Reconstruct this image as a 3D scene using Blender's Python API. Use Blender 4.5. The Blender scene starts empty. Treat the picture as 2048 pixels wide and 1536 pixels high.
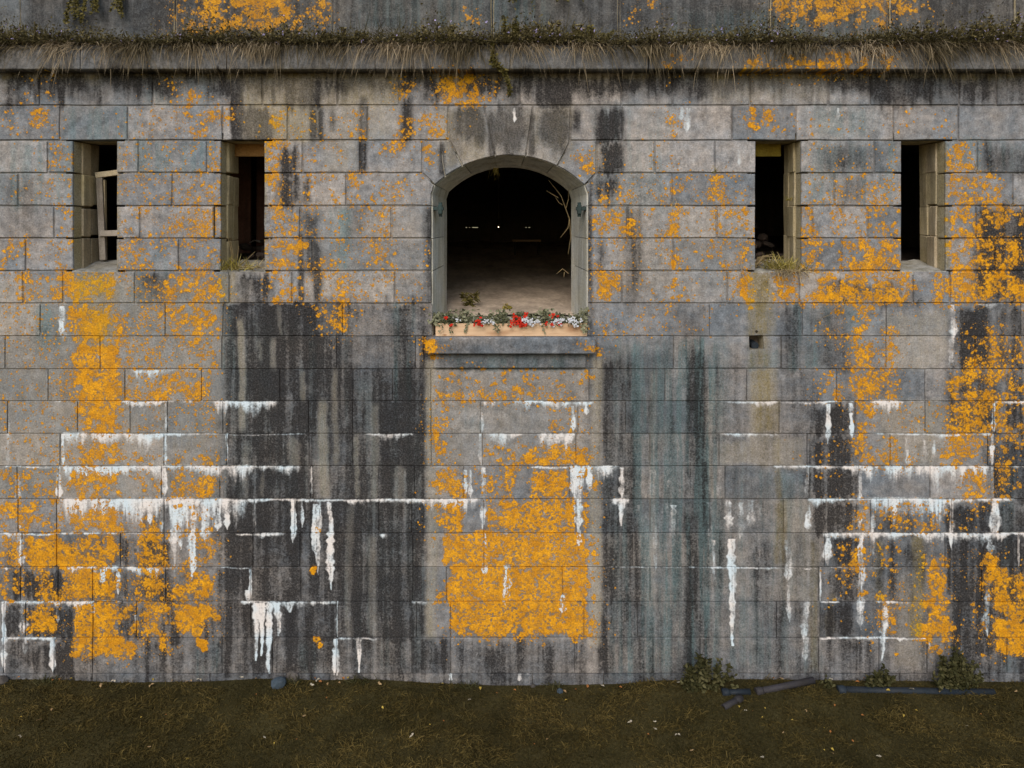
import bpy, bmesh, math, random
import numpy as np
from mathutils import Vector

# ---------------------------------------------------------------- camera, sky, sun, exposure
SC = bpy.context.scene
COL = SC.collection
CAM_D, CAM_Z = 10.0, (1365 - 446) / 150.0
cam = bpy.data.cameras.new('camera'); cam_ob = bpy.data.objects.new('camera', cam); COL.objects.link(cam_ob)
cam_ob.location = (0, -CAM_D, CAM_Z); cam_ob.rotation_euler = (math.radians(90), 0, 0)
cam.sensor_width = 36; cam.lens = 36 * CAM_D / (2048 / 150.0); cam.shift_y = -(768 - 446) / 2048.0
cam.clip_end = 2000
SC.camera = cam_ob
world = bpy.data.worlds.new('World'); SC.world = world; world.use_nodes = True
wn = world.node_tree.nodes; wl = world.node_tree.links
bg = wn['Background']; sky = wn.new('ShaderNodeTexSky'); sky.sky_type = 'NISHITA'; sky.sun_disc = False
SUN_EL, SUN_AZ = 38.0, 192.0
sky.sun_elevation = math.radians(SUN_EL); sky.sun_rotation = math.radians(SUN_AZ)
sky.air_density = 1.6; sky.dust_density = 1.5; sky.ozone_density = 1.0
wl.new(sky.outputs[0], bg.inputs[0]); bg.inputs[1].default_value = 0.125
sun = bpy.data.lights.new('sun', 'SUN'); sun.energy = 1.5; sun.angle = math.radians(35); sun.color = (1, .965, .93)
sun_ob = bpy.data.objects.new('sun', sun); COL.objects.link(sun_ob)
_a, _e = math.radians(SUN_AZ), math.radians(SUN_EL)
sun_dir = Vector((math.sin(_a) * math.cos(_e), math.cos(_a) * math.cos(_e), math.sin(_e)))
sun_ob.rotation_euler = sun_dir.to_track_quat('Z', 'Y').to_euler(); sun_ob.location = (0, -6, 20)
SC.view_settings.view_transform = 'Standard'; SC.view_settings.look = 'None'
SC.view_settings.exposure = 0.52; SC.view_settings.gamma = 1.0; SC.view_settings.use_curve_mapping = False
SC.render.engine = 'CYCLES'; SC.cycles.use_denoising = True; SC.cycles.max_bounces = 6

# lichen: (u0, v0, u1, v1, cover, smallest, largest)
LICH = [
 # left column under the first loophole
 (125,548,240,607,.42,3,10),(140,607,236,672,.62,3,9),(146,672,236,738,.66,3,9),(150,738,236,800,.7,3,9),(155,806,236,866,.62,3,8),
 (158,888,242,930,.45,3,8),(150,945,236,996,.45,3,8),(145,1010,242,1066,.5,3,8),(0,1075,52,1132,.4,2,7),(52,1072,240,1132,.6,2,8),
 (0,1140,140,1200,.36,2,6),(140,1140,236,1202,.6,2,8),(60,1215,112,1268,.6,2,7),(222,1215,272,1300,.4,3,8),(150,1276,262,1312,.7,4,10),
 (275,1040,332,1132,.4,2,6),(276,1136,330,1272,.5,2,7),(303,1270,336,1306,.55,3,9),(345,1010,425,1064,.2,2,6),(372,1068,430,1132,.3,2,6),
 (350,1136,425,1196,.42,2,7),(348,1204,424,1262,.6,4,13),(340,948,426,994,.5,2,6),(262,948,330,996,.16,2,5),(262,905,312,930,.25,2,5),
 (345,896,430,930,.25,2,5),(240,742,420,800,.22,2,6),(255,772,410,800,.4,2,6),(382,640,432,735,.16,2,6),(330,609,432,671,.32,2,7),
 (328,546,446,606,.36,2,6),(236,546,330,735,.1,1,3),(0,546,150,800,.08,1,3),(0,800,150,930,.09,1,3),(0,930,118,996,.22,2,5),(0,1002,118,1064,.34,2,7),
 (0,476,26,540,.25,2,5),(40,482,56,606,.4,2,5),(84,546,150,600,.3,2,5),(236,610,330,735,.1,1,3),(330,680,440,735,.08,1,3),(240,808,440,866,.09,1,3),
 # around the loopholes, left
 (236,285,444,346,.09,1,3),(236,346,444,412,.11,1,3),(236,412,444,476,.14,1,3),(236,477,444,541,.15,1,3.5),(394,285,442,540,.12,1,4),
 (250,480,290,540,.16,1,4),(340,440,420,475,.18,1,3),
 (96,286,146,345,.2,1,4),(100,350,146,412,.08,1,3),(120,412,146,540,.16,1,4),(100,480,120,540,.15,1,4),(20,350,100,400,.08,1,3),
 (528,284,562,345,.5,2,7),(528,348,556,410,.45,2,7),(530,412,596,474,.36,2,9),(536,478,610,541,.38,2,9),(540,546,612,606,.3,2,8),
 (606,350,690,411,.1,1,3.5),(606,415,792,540,.06,1,3),(630,476,690,541,.12,1,4),(636,546,700,606,.12,1,4),(640,609,688,671,.3,2,5),(672,552,690,668,.42,2,5),
 (700,546,860,606,.06,1,3),(700,350,850,411,.06,1,3),(692,609,720,660,.1,1,4),
 (68,212,90,246,.5,2,6),(44,240,104,280,.15,1,3),(373,186,392,232,.5,2,5),(380,226,412,276,.22,2,5),(434,214,462,242,.48,2,7),(541,222,556,280,.5,2,6),
 (230,216,440,280,.05,1,3),(0,215,44,280,.06,1,4),(280,150,350,210,.04,1,4),(40,150,110,205,.05,1,4),(576,290,690,345,.08,1,3),(560,216,690,280,.05,1,3),
 # above and beside the window
 (888,150,946,209,.58,2,8),(940,172,956,209,.6,2,5),(798,164,822,198,.45,2,5),(872,160,895,208,.3,1,5),(946,150,1002,208,.08,1,4),
 (798,216,892,277,.24,2,5),(690,226,735,280,.15,1,4),(756,276,806,302,.4,2,5),(702,346,738,364,.5,2,6),(700,364,790,410,.08,1,4),(846,286,864,340,.24,2,6),
 (738,414,772,474,.2,1,4),(736,480,792,540,.22,1,5),(836,480,862,540,.06,1,3),(780,545,860,606,.05,1,3),
 (1150,300,1186,354,.3,1,5),(1190,420,1262,472,.3,2,8),(1198,364,1345,411,.09,1,5),(1246,446,1346,474,.16,1,5),(1338,412,1356,470,.55,2,6),
 (1342,352,1360,412,.25,2,6),(1344,470,1362,541,.3,2,6),(1344,544,1366,600,.25,2,6),(1202,546,1238,602,.55,3,9),(1208,640,1218,672,.3,1,4),
 (1178,350,1510,606,.04,1,3),(1180,609,1420,671,.05,1,3),(1336,216,1352,275,.3,1,4),(1300,284,1350,345,.06,1,3),(1175,412,1200,600,.06,1,3),
 (1498,218,1562,262,.25,2,6),(1418,352,1446,402,.52,2,7),(1428,348,1470,358,.4,2,5),(1436,412,1510,475,.13,1,5),(1440,424,1492,470,.18,1,5),
 (1414,478,1510,541,.1,1,5),(1478,480,1512,541,.12,1,5),(1476,540,1500,612,.5,3,8),(1545,550,1592,606,.3,3,9),(1590,220,1910,280,.03,1,4),
 (1600,285,1804,345,.04,1,3),(1600,348,1804,412,.09,1,3.5),(1740,358,1802,411,.2,1,4),(1600,414,1628,476,.36,2,6),(1648,413,1682,445,.26,1,5),(1628,414,1735,476,.06,1,3),
 (1735,414,1804,476,.16,1,5),(1600,478,1804,541,.3,1.5,5),(1718,480,1772,541,.48,3,9),(1894,286,1944,345,.42,2,7),(1890,348,2000,411,.33,2,7),
 (1890,414,2060,478,.34,2,7),(1890,480,2060,541,.36,2,8),(1890,541,2060,606,.42,3,10),(1600,545,1828,606,.4,1.5,6),(1868,546,1902,606,.4,3,10),(1600,585,1828,606,.3,2,5),
 # right-hand columns
 (1704,609,1740,672,.4,2,6),(1704,674,1748,738,.48,2,6),(1704,740,1742,802,.48,2,5),(1742,740,1792,802,.4,1,4),(1773,632,1792,735,.42,2,6),
 (1634,740,1682,800,.24,1,5),(1640,615,1690,700,.1,1,4),(1710,806,1746,866,.4,2,5),(1708,869,1748,930,.34,1,5),(1768,869,1802,930,.3,1,5),(1715,912,1830,931,.3,1,5),
 (1746,806,1900,866,.06,1,3),(1900,742,1984,801,.46,1,5),(1896,804,1976,866,.56,2,6),(1936,675,2050,740,.22,1,4),(1930,650,1990,735,.28,1,5),(1984,742,2056,866,.32,1,5),
 (1890,869,1974,931,.4,1.5,6),(1926,938,1972,996,.5,2,7),(1995,869,2056,1000,.24,1,6),(1760,1002,1980,1064,.07,1,4),(1716,1012,1734,1062,.58,3,7),
 (1764,1020,1802,1062,.38,2,7),(1826,1024,1872,1065,.25,1,5),(1700,1078,1722,1136,.46,3,7),(1714,1100,1732,1192,.36,2,6),(1665,1095,1702,1210,.1,2,5),
 (1752,1092,1792,1200,.16,2,6),(1764,1208,1792,1266,.42,2,7),(1848,1108,1892,1200,.4,2,7),(1842,1200,1898,1274,.6,2,9),(1964,1108,1996,1170,.68,3,8),(1980,1130,2056,1275,.36,2,8),
 (1984,1228,2056,1306,.6,3,10),(1858,1276,1898,1302,.5,3,8),(1904,1202,1962,1250,.08,2,6),(1736,1170,1830,1280,.06,1,4),(1640,880,1700,1000,.03,1,4),(1590,870,1700,930,.02,1,4),
 # middle panel under the sill
 (876,738,1182,801,.13,2,6),(880,784,1150,801,.3,2,6),(866,806,896,862,.24,2,7),(862,852,892,868,.4,2,6),(866,870,892,930,.5,2,7),(868,938,926,994,.48,2,7),
 (966,882,1040,930,.16,1,5),(1040,896,1172,930,.46,2,6),(1110,842,1142,866,.36,2,6),(1078,812,1182,866,.07,1,5),(968,938,992,998,.36,1,5),
 (1004,934,1032,998,.42,1,5),(1164,940,1182,998,.42,2,6),(1150,880,1180,935,.2,1,5),
 (866,1000,884,1080,.3,2,6),(1174,1050,1196,1275,.18,3,7),(872,1160,900,1210,.2,3,8),(900,1250,1190,1276,.35,4,10),(900,1276,1180,1290,.03,2,6),
 # upper wall and cornice
 (300,-35,640,40,.25,2,6),(380,-40,580,35,.5,3,7),(340,10,420,50,.25,2,7),(1570,-40,1640,15,.45,2,7),(1620,-40,1800,25,.5,3,8),(1786,-30,1800,40,.6,3,8),(1830,-40,1900,10,.4,2,7),
 (925,-10,955,25,.2,2,6),(1280,-30,1320,20,.2,2,6),
 (1480,118,1530,146,.3,2,7),(1560,118,1620,146,.35,2,7),(1620,112,1720,146,.42,2,8),(1745,100,1765,150,.35,2,6),(1330,120,1360,146,.25,2,6),
 (868,678,870,706,.8,2,9),(846,680,872,704,.72,3,9),(1168,682,1190,702,.45,2,6),
]
SPOTS = [(300,470,4),(405,1290,12),(402,1285,11),(395,1262,10),(632,1278,7),(640,1290,6),(626,1140,8),(634,1060,7),(885,1188,7),(878,1192,6),(1150,1280,7),
 (862,690,11),(858,684,8),(1500,250,6),(1512,255,7),(1506,222,6),(1540,236,7),(2000,1290,8),(1965,1310,4),(1792,1308,4),(1490,560,9),(1486,585,8),(1560,565,10),(1566,590,8),(1580,580,8)]
# closed crusts
CRUST = [(146,612,236,690,.6),(150,545,236,606,.4),(154,735,234,802,.78),(148,880,240,930,.5),(148,940,240,996,.5),(0,1078,56,1130,.5),(4,1010,60,1060,.4),(278,1050,330,1130,.5),(350,1140,424,1200,.5),(350,952,422,992,.5),(1896,490,2056,540,.4),(1892,350,1960,410,.38),(1890,548,2056,604,.5),(1606,552,1824,602,.42),(1702,480,1800,540,.4),(1708,680,1746,735,.5),(1708,742,1790,800,.48),(1902,745,1980,800,.5),(1930,942,1970,994,.5),(1848,1120,1892,1200,.5),(1985,1140,2056,1230,.48),(534,480,606,540,.4),(332,550,440,604,.4),(332,612,430,668,.38),(255,770,410,800,.45),(1042,880,1172,930,.55),(158,690,230,800,.62),(160,745,232,800,.7),(158,810,232,866,.6),(165,1020,240,1064,.55),(60,1085,240,1132,.72),(148,1140,230,1202,.66),(148,1206,224,1275,.9),(152,1270,250,1304,.75),(64,1230,108,1262,.6),
 (280,1150,328,1270,.5),(352,1210,420,1258,.6),(356,546,374,582,.7),
 (880,1000,926,1066,.8),(962,1000,1150,1066,.74),(1010,945,1028,996,.4),(1060,938,1140,998,.78),(1164,1000,1178,1066,.62),(884,1062,1172,1134,.84),(894,1128,1172,1203,.92),(904,1196,1172,1262,.95),(930,1250,1160,1268,.8),
 (1050,908,1164,932,.5),(872,960,922,998,.5),(890,158,940,200,.42),(942,176,954,206,.8),(1340,424,1354,460,.6),(1204,556,1236,596,.5),
 (1850,1210,1892,1270,.66),(1968,1115,1992,1165,.7),(1990,1240,2056,1300,.66),(1902,815,1972,862,.45),(1708,760,1738,800,.4),(420,-30,560,20,.25),(1640,-40,1790,10,.3)]
# lime out of bed joints: (v, u0, u1, thickness, drip, strength)
LIMELINES = [
 (738,262,362,3,14,.9),(738,360,390,2,3,.5),(738,560,660,1.5,0,.35),
 (802,100,250,2,2,.6),(802,240,560,4,6,.95),(802,424,560,4,26,.95),(802,640,760,1.5,0,.4),(802,960,1190,3,22,.9),(802,1400,1460,2,0,.5),(802,1450,1720,3,8,.8),(802,1738,1812,7,22,1),(802,1812,1900,2,2,.5),(802,1984,2060,6,14,1),
 (867,118,250,7,16,.95),(867,240,440,5,14,.9),(867,440,620,2,1,.6),(867,730,832,2.5,10,.85),(867,968,1048,4,30,1),(867,1072,1152,5,38,1),(867,1150,1204,2,2,.7),(867,1430,1560,3,5,.75),(867,1742,1990,3,8,.8),
 (932,0,130,4,4,.8),(932,120,440,5,22,.95),(932,330,606,6,26,1),(932,606,640,2,0,.5),(932,860,905,2,4,.7),(932,1056,1140,3,4,.9),(932,1136,1240,7,40,1),(932,1240,1330,1.5,0,.4),(932,1545,1720,4,8,.9),(932,1700,1980,5,30,1),(932,1980,2060,2,3,.6),
 (998,116,500,7,34,1),(998,330,500,6,60,1),(998,490,900,4,4,1),(998,640,880,3,6,.8),(998,850,965,6,26,1),(998,1220,1262,8,20,1),(998,1612,2030,5,8,.9),(998,1735,1912,9,40,1),
 (1066,0,242,4,6,.9),(1066,250,325,3,3,.6),(1066,470,572,3,3,.8),(1066,510,572,4,8,.9),(1066,756,778,4,10,.9),(1066,1640,2060,5,12,.95),(1066,1230,1420,1.5,0,.4),
 (1134,0,24,4,6,.9),(1134,128,366,6,14,1),(1134,366,502,2.5,2,.7),(1134,502,640,1.5,0,.42),(1134,984,1090,2.5,0,.62),(1134,1205,1370,2.5,0,.62),(1134,1370,1640,2.5,2,.7),(1134,1640,1830,2,0,.55),
 (1203,0,190,5,12,1),(1203,185,245,2.5,1,.8),(1203,480,680,4,8,1),(1203,676,720,1.5,0,.4),(1203,820,868,3,5,.62),(1203,1636,1682,3,1,.85),(1203,1748,1824,3.5,4,.85),(1203,1824,1960,1.5,0,.4),
 (1275,8,108,5,8,1),(1275,670,762,3,4,.85),(1275,1250,1442,1.8,0,.45),(1275,1400,1440,2.5,3,.55),(1275,1636,1858,4,3,.95),(1347,976,1062,3,4,.5),(1347,895,905,3,12,.9),
 (607,1890,2010,3,20,.55),(607,60,140,3,8,.4)]
# lime runs: (u, v0, v1, width, strength)
RUNS = [(125,868,932,6,.8),(118,934,1002,10,.8),(38,945,1066,14,.6),(40,1070,1134,12,.6),(46,1200,1272,16,.55),(48,1275,1310,10,.5),(331,806,866,4,.6),(331,868,930,7,.8),(328,932,992,10,.9),(453,867,932,4,.9),(622,934,998,4,.85),(612,932,1000,2,.4),
 (509,998,1064,3,.6),(501,1134,1202,5,.9),(497,1180,1203,9,.8),(674,1203,1275,3.5,.85),(673,1278,1352,12,.95),(668,1300,1350,8,.8),(718,1277,1346,9,.9,0),(8,1203,1348,9,.85),(106,1275,1345,9,.8),(150,1080,1140,8,.4),(36,1068,1150,8,.4),
 (660,1004,1180,12,.95),(630,1008,1120,12,.85),(634,1010,1150,7,.8),(587,1000,1086,10,.9),(603,1002,1055,6,.7),(640,1000,1070,5,.6),(348,1006,1108,12,.8),(362,1004,1100,10,.7),(385,1010,1160,14,.85),(412,1004,1085,16,.9),(436,1004,1062,12,.85),(300,1000,1050,10,.7),(455,1002,1060,8,.8),(322,1002,1070,7,.5),
 (510,1206,1322,13,.98,0),(522,1206,1312,11,.9,0),(538,1206,1348,14,.98,0),(555,1206,1272,14,.95,0),(578,1206,1225,16,.7,0),(205,1138,1170,11,.9),(236,1138,1190,7,.75),(186,1203,1228,8,.8),(116,1205,1245,8,.5),(272,1230,1262,5,.7),
 (967,935,1062,10,.6),(968,1066,1165,9,.65),(1010,1002,1085,6,.5),(1088,1004,1095,10,.45),(1155,936,1066,16,.98),(1160,1060,1092,10,.9),(1146,936,990,10,.9),(1178,936,985,9,.85),(1014,1131,1185,13,1),(1010,1178,1216,15,1),(1126,1190,1228,12,1),(1126,1226,1250,14,.4),
 (963,812,866,8,.5),(962,868,932,7,.6),(940,940,998,7,.7),(930,940,990,9,.6),(1243,935,998,8,.7),(1243,1000,1052,13,.98,0),(1172,806,830,8,.8),(1145,812,866,7,.55),(1465,1078,1292,16,1,0),(1467,1078,1260,8,.8),
 (1575,1080,1165,14,.5),(1578,1160,1245,8,.45),(1610,1202,1285,13,.6),(1611,1275,1322,12,.65),(1616,1010,1064,10,.65),(1614,934,1000,7,.5),(1656,808,888,8,.85),(1702,826,876,8,.8),(1700,806,830,12,.6),
 (1655,1070,1132,12,.75),(1640,1134,1202,3.5,.7),(1720,940,1064,9,.55),(1722,1066,1180,11,.65),(1722,1160,1260,14,.6),(1745,1002,1130,9,.55),(1770,1205,1262,11,.85),(1764,1255,1322,12,.6,0),(1905,610,680,13,.6),(1902,660,745,10,.6),(1987,805,866,7,.8),(1985,866,932,8,.7),(1985,934,1000,8,.5),
 (1988,1000,1075,18,.7),(1980,1066,1110,12,.6),(1974,1160,1275,12,.5),(2037,1068,1134,3,.85),(1903,1002,1100,9,.65),(1830,872,925,8,.5),(1812,875,925,6,.4),(1850,880,930,9,.5),(1868,880,920,6,.5),(1815,900,935,8,.6),(1858,1277,1300,3,.6),
 (120,612,672,12,.6),(128,612,690,10,.5),(15,867,935,7,.5),(18,840,890,5,.4),(1028,216,245,6,.7),(1375,216,266,11,.55),(1362,214,242,8,.4),(1477,290,335,8,.5),(1677,216,240,8,.5),(1348,270,300,6,.3),(664,414,440,8,.4),(672,416,470,14,.2),(790,260,300,6,.3),
 (1195,1000,1035,6,.2),(1258,935,985,9,.25),(1305,940,1000,14,.35),(1330,960,1040,12,.3),(1275,1010,1090,12,.4),(1310,1010,1150,8,.35),(1345,1010,1100,14,.4),(1420,1005,1100,10,.35),(1440,940,1000,12,.35),(1455,1000,1060,14,.6),(1480,1005,1080,10,.5),(1500,1000,1060,14,.45),(1515,1060,1130,10,.35),(1428,1080,1260,7,.45),(1400,1180,1230,6,.3),
 (1325,640,700,5,.2),(1370,690,760,7,.25),(1590,620,720,6,.25),(1110,1060,1100,6,.3),(902,1348,1362,6,.8),(1040,1348,1362,8,.8),(210,612,650,9,.5),(195,660,740,8,.35),(205,700,800,8,.3)]
LIMEHAZE = [(350,1002,490,1040,.5),(1745,936,1890,956,.45),(1750,1000,1900,1030,.5),(1270,1010,1360,1080,.28),(1440,1000,1520,1060,.3),(1300,940,1340,1000,.2),(880,1000,960,1020,.45),(1900,609,2000,628,.3),(1905,612,1920,735,.35),(500,1205,562,1230,.5)]
# dark crust and darker lower wall: (u0, v0, u1, v1, strength, feather u, feather v, warp)
DARK = [(440,604,866,800,.55,14,8,1),(440,800,866,1346,.62,14,8,1),(690,605,866,1275,.5,14,8,1),(1600,805,1715,1000,.5,12,8,1),(1640,1070,1720,1346,.6,12,8,1),(1885,1000,2060,1346,.62,14,8,1),(0,1130,440,1346,.45,14,8,1),(1190,700,1300,1346,.5,14,10,1),
 (116,166,128,211,.95,4,6,.25),(190,166,201,210,.95,4,6,.25),(462,160,484,284,.95,4,4,.2),(484,212,545,281,.8,4,4,.3),(545,150,553,212,.7,3,4,.2),(570,152,640,211,.75,5,5,.3),(618,212,632,280,.8,4,5,.25),(636,212,648,280,.7,3,5,.2),(656,216,670,262,.6,4,5,.3),
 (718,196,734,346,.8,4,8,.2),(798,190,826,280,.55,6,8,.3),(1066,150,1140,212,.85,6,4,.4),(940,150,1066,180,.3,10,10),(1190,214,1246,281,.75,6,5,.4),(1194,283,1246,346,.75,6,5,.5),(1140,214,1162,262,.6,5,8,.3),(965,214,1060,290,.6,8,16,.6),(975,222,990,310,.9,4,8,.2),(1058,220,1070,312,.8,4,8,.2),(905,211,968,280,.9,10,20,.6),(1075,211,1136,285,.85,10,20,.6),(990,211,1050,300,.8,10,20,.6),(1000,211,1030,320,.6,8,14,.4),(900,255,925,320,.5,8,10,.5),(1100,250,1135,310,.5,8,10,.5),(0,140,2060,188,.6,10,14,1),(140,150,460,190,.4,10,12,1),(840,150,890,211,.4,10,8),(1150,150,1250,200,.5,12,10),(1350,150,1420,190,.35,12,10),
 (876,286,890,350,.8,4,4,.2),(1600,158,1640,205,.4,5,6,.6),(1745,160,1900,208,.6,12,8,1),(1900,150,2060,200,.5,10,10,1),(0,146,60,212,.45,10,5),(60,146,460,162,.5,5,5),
 (560,290,592,346,.9,6,4,.5),(552,346,602,412,.65,8,5,.6),(600,412,640,540,.5,8,8,.6),(625,480,640,610,.7,5,8,.4),(600,346,620,412,.5,5,5),(690,412,740,476,.3,10,8),(596,460,608,607,.7,3,6,.2),
 (846,412,868,672,.55,6,4,.3),(1174,346,1186,672,.5,5,4,.3),(1184,348,1240,395,.5,8,14,.6),(1250,412,1286,606,.5,8,10,.5),(1195,480,1215,540,.5,6,8),(1210,546,1290,600,.15,8,10),
 (1955,286,2060,346,.5,10,8,1),(1950,412,2060,606,.6,12,8,1),(1630,285,1760,346,.35,14,10,1),(1680,350,1740,412,.3,10,10),(1650,560,1830,607,.5,12,6,1),(280,412,420,476,.2,14,8,1),(0,350,90,480,.3,20,20,1),(270,545,340,606,.5,12,5,.6),(470,546,545,606,.65,10,4,.5),(505,550,540,607,.8,6,4,.4),
 # left dark field
 (445,609,640,672,.88,6,3,.5,.2),(443,674,652,738,.92,6,3,.5,.2),(443,740,650,802,.95,6,3,.5,.2),(440,806,640,866,.95,6,3,.6,.2),(450,869,620,931,.97,6,3,.5,.2),(450,936,640,998,.97,6,3,.5,.2),
 (640,609,720,740,.4,12,8,.8),(700,609,862,740,.62,8,3,.6),(650,738,706,1000,.62,8,8,.6),(706,740,786,802,.8,4,2,.3,.1),(786,720,862,802,.8,8,4,.5),(700,802,862,998,.84,8,3,.6,.3),(640,802,705,998,.62,8,3,.6,.3),(835,607,862,998,.75,5,5,.4),
 (440,1002,592,1134,1,6,3,.5,.2),(430,1134,500,1346,1,8,3,.6,.3),(500,1134,602,1203,.98,4,3,.4,.2),(500,1206,676,1275,1,4,3,.4,.2),(592,1002,700,1134,.9,6,3,.6,.3),(602,1134,672,1203,.8,4,3,.4,.2),(672,1002,860,1134,.88,5,3,.5,.2),(672,1134,850,1203,.9,4,3,.4,.2),(690,1203,850,1275,.85,4,3,.4,.2),(824,998,858,1275,.95,5,4,.4),(545,1278,600,1346,.7,8,8,.6),(820,1276,902,1346,.9,3,3,.2),(700,1276,824,1346,.4,10,8),
 (236,1070,345,1132,.72,8,4,.6),(20,1138,145,1200,.92,6,3,.6),(0,1206,150,1272,.92,6,3,.5),(232,1136,345,1200,.7,8,4,.6),(230,1204,290,1275,.85,6,3,.5),(332,1140,362,1290,.9,6,6,.5),(380,1206,440,1275,.6,8,6),(100,1280,150,1346,.95,6,6,.5),(10,1280,110,1335,.9,6,6,.6),(250,1276,450,1340,.6,14,12,1),(160,1290,260,1346,.45,14,8),
 (244,1002,345,1066,.4,10,8),(0,1075,60,1132,.5,8,6),
 # right of the middle panel
 (1190,690,1520,1346,.42,30,26,1),(1430,940,1720,1346,.38,26,20,1),(1700,1070,2060,1346,.38,24,16,1),(0,1066,440,1346,.4,24,16,1),(436,600,866,1346,.62,14,8,1),(430,1000,660,1346,.8,14,8,1),(0,1275,2060,1420,.45,20,20,1),
 (1194,716,1228,1346,.85,5,6,.5),(1204,800,1224,1346,.95,4,8,.5),(1228,740,1300,1346,.5,14,10,1),(1300,860,1370,1346,.45,14,14,1),(1372,690,1420,1346,.8,8,10,.6),(1420,860,1500,1346,.35,10,12,1),(1455,716,1500,802,.4,10,8),(1500,1070,1620,1346,.6,14,12,1),(1555,609,1602,740,.72,6,6,.5),(1330,609,1420,740,.4,10,8,.8),(1240,690,1300,740,.45,10,6,.8),
 (1602,609,1705,738,.5,10,6,.8),(1560,740,1640,930,.55,10,6,.8),(1500,810,1560,930,.5,8,6,.8),(1612,808,1710,866,.85,6,4,.6),(1614,870,1706,931,.92,5,3,.4),(1604,936,1716,998,.9,6,3,.5),(1618,1002,1720,1066,.75,6,4,.6),(1742,1010,1830,1064,.5,8,6,.8),(1656,1075,1716,1132,.97,5,4,.5),(1660,1136,1716,1200,.95,5,3,.5),(1640,1204,1715,1275,.85,8,4,.6),(1640,1276,1760,1346,.6,10,8,.8),
 (1740,1075,1850,1200,.55,8,6,.8),(1896,1076,1972,1345,.97,5,5,.5),(1890,1002,1975,1066,.9,6,4,.6),(1900,609,1990,738,.78,6,4,.6),(1990,609,2060,738,.7,8,4,.6),(1890,740,2060,866,.55,10,6,.8),(1990,1075,2060,1275,.85,6,4,.6),(1980,870,2060,1000,.55,8,6,.8),(1836,1000,1890,1066,.4,8,8),(1770,1205,1840,1275,.5,8,6),(1870,1276,2060,1345,.5,12,10,1),
 (875,742,1180,800,.25,14,10,1),(870,706,1176,738,.4,6,4,.4),(960,1276,1180,1346,.6,10,8,.8),(900,1276,1000,1346,.55,12,10,.8),(0,1310,2060,1420,.55,10,24,1),(870,676,1170,712,.3,8,6,.4),
 (0,-60,2100,60,.5,10,30),(0,95,2100,136,.2,10,10)]
TEAL = [(1225,676,1450,1346,.5,30,20,1),(690,760,860,1340,.22,20,20),(1440,940,1640,1346,.3,20,14),(440,640,700,1000,.2,20,16),(1368,676,1424,1346,.95,8,8,.6),(1240,676,1300,1000,.6,12,10,1),(1300,1000,1380,1200,.6,12,10,1),(784,607,830,802,.6,8,6,.5),(600,676,650,740,.4,10,6),(1500,700,1560,740,.3,10,6),(890,712,1160,740,.35,14,5,.5),(1575,609,1660,740,.55,10,6,.8),(1700,609,1760,700,.3,10,8),
 (660,414,700,540,.5,8,10,.5),(240,500,340,607,.2,10,8),(60,612,150,700,.4,10,8),(440,609,470,740,.5,6,5,.4),(1890,280,2060,340,.3,20,10),(0,280,150,420,.35,25,20),(255,282,420,346,.3,20,10),(1600,285,1800,412,.3,20,20),(120,215,260,280,.3,20,14),(285,150,420,210,.3,20,14),(1600,215,1760,270,.3,20,14),(930,812,960,866,.4,8,8),
 (390,1280,440,1346,.5,10,10),(2000,940,2030,1340,.3,6,10),(1480,1000,1560,1340,.35,12,10),(600,1280,660,1340,.4,10,10),(700,-40,1100,40,.4,30,10),(1360,0,1780,60,.45,30,14),(1180,216,1340,420,.2,30,20)]
TAN = [(-40,560,440,1000,.4,30,20,1),(870,740,1180,930,.25,20,14,1),(852,716,874,1275,.8,6,8,.5),(1180,716,1204,1290,.75,6,8,.5),(600,410,860,600,.18,40,30),(1230,410,1510,600,.22,40,30),(470,560,500,607,.3,6,6),(1500,740,1545,930,.6,8,8,.7),(1440,880,1600,930,.5,12,6,.7),(1570,880,1612,932,.4,8,6),(1760,800,1900,932,.45,16,10,1),(1770,620,1890,735,.45,14,10,1),(240,800,440,930,.35,18,10,1),(0,560,140,935,.3,20,20,1),(480,150,620,280,.5,16,10,1),(680,150,790,280,.45,16,10,1),(640,212,720,346,.4,14,10,1),(870,215,1140,330,.35,16,16,1),(1410,140,1660,205,.45,20,10),(1560,1000,1620,1200,.4,10,10,.8),(1790,1140,1850,1340,.35,12,10,.8),(1020,830,1160,870,.2,12,10)]
TANLINE = [(474,640,488,860,.9,3,10,.35),(540,676,552,740,.6,3,8,.4),(512,680,520,730,.5,3,8),(560,609,570,672,.5,3,5),(600,740,612,802,.6,3,5,.3),(638,800,656,998,.75,5,10,.4),(664,740,676,930,.6,4,10,.4),(700,870,712,998,.5,4,6),(742,809,756,998,.55,4,8,.4),(790,930,806,998,.5,4,5),(585,870,600,930,.55,4,5),(480,880,492,996,.5,4,8),(520,940,530,996,.4,3,6),(690,1010,704,1275,.35,4,6,.4),(735,1070,752,1275,.4,4,6,.4),(1300,740,1312,1200,.35,4,12,.4),(1180,285,1196,346,.4,4,6),(1420,740,1430,1000,.4,4,10)]
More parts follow.
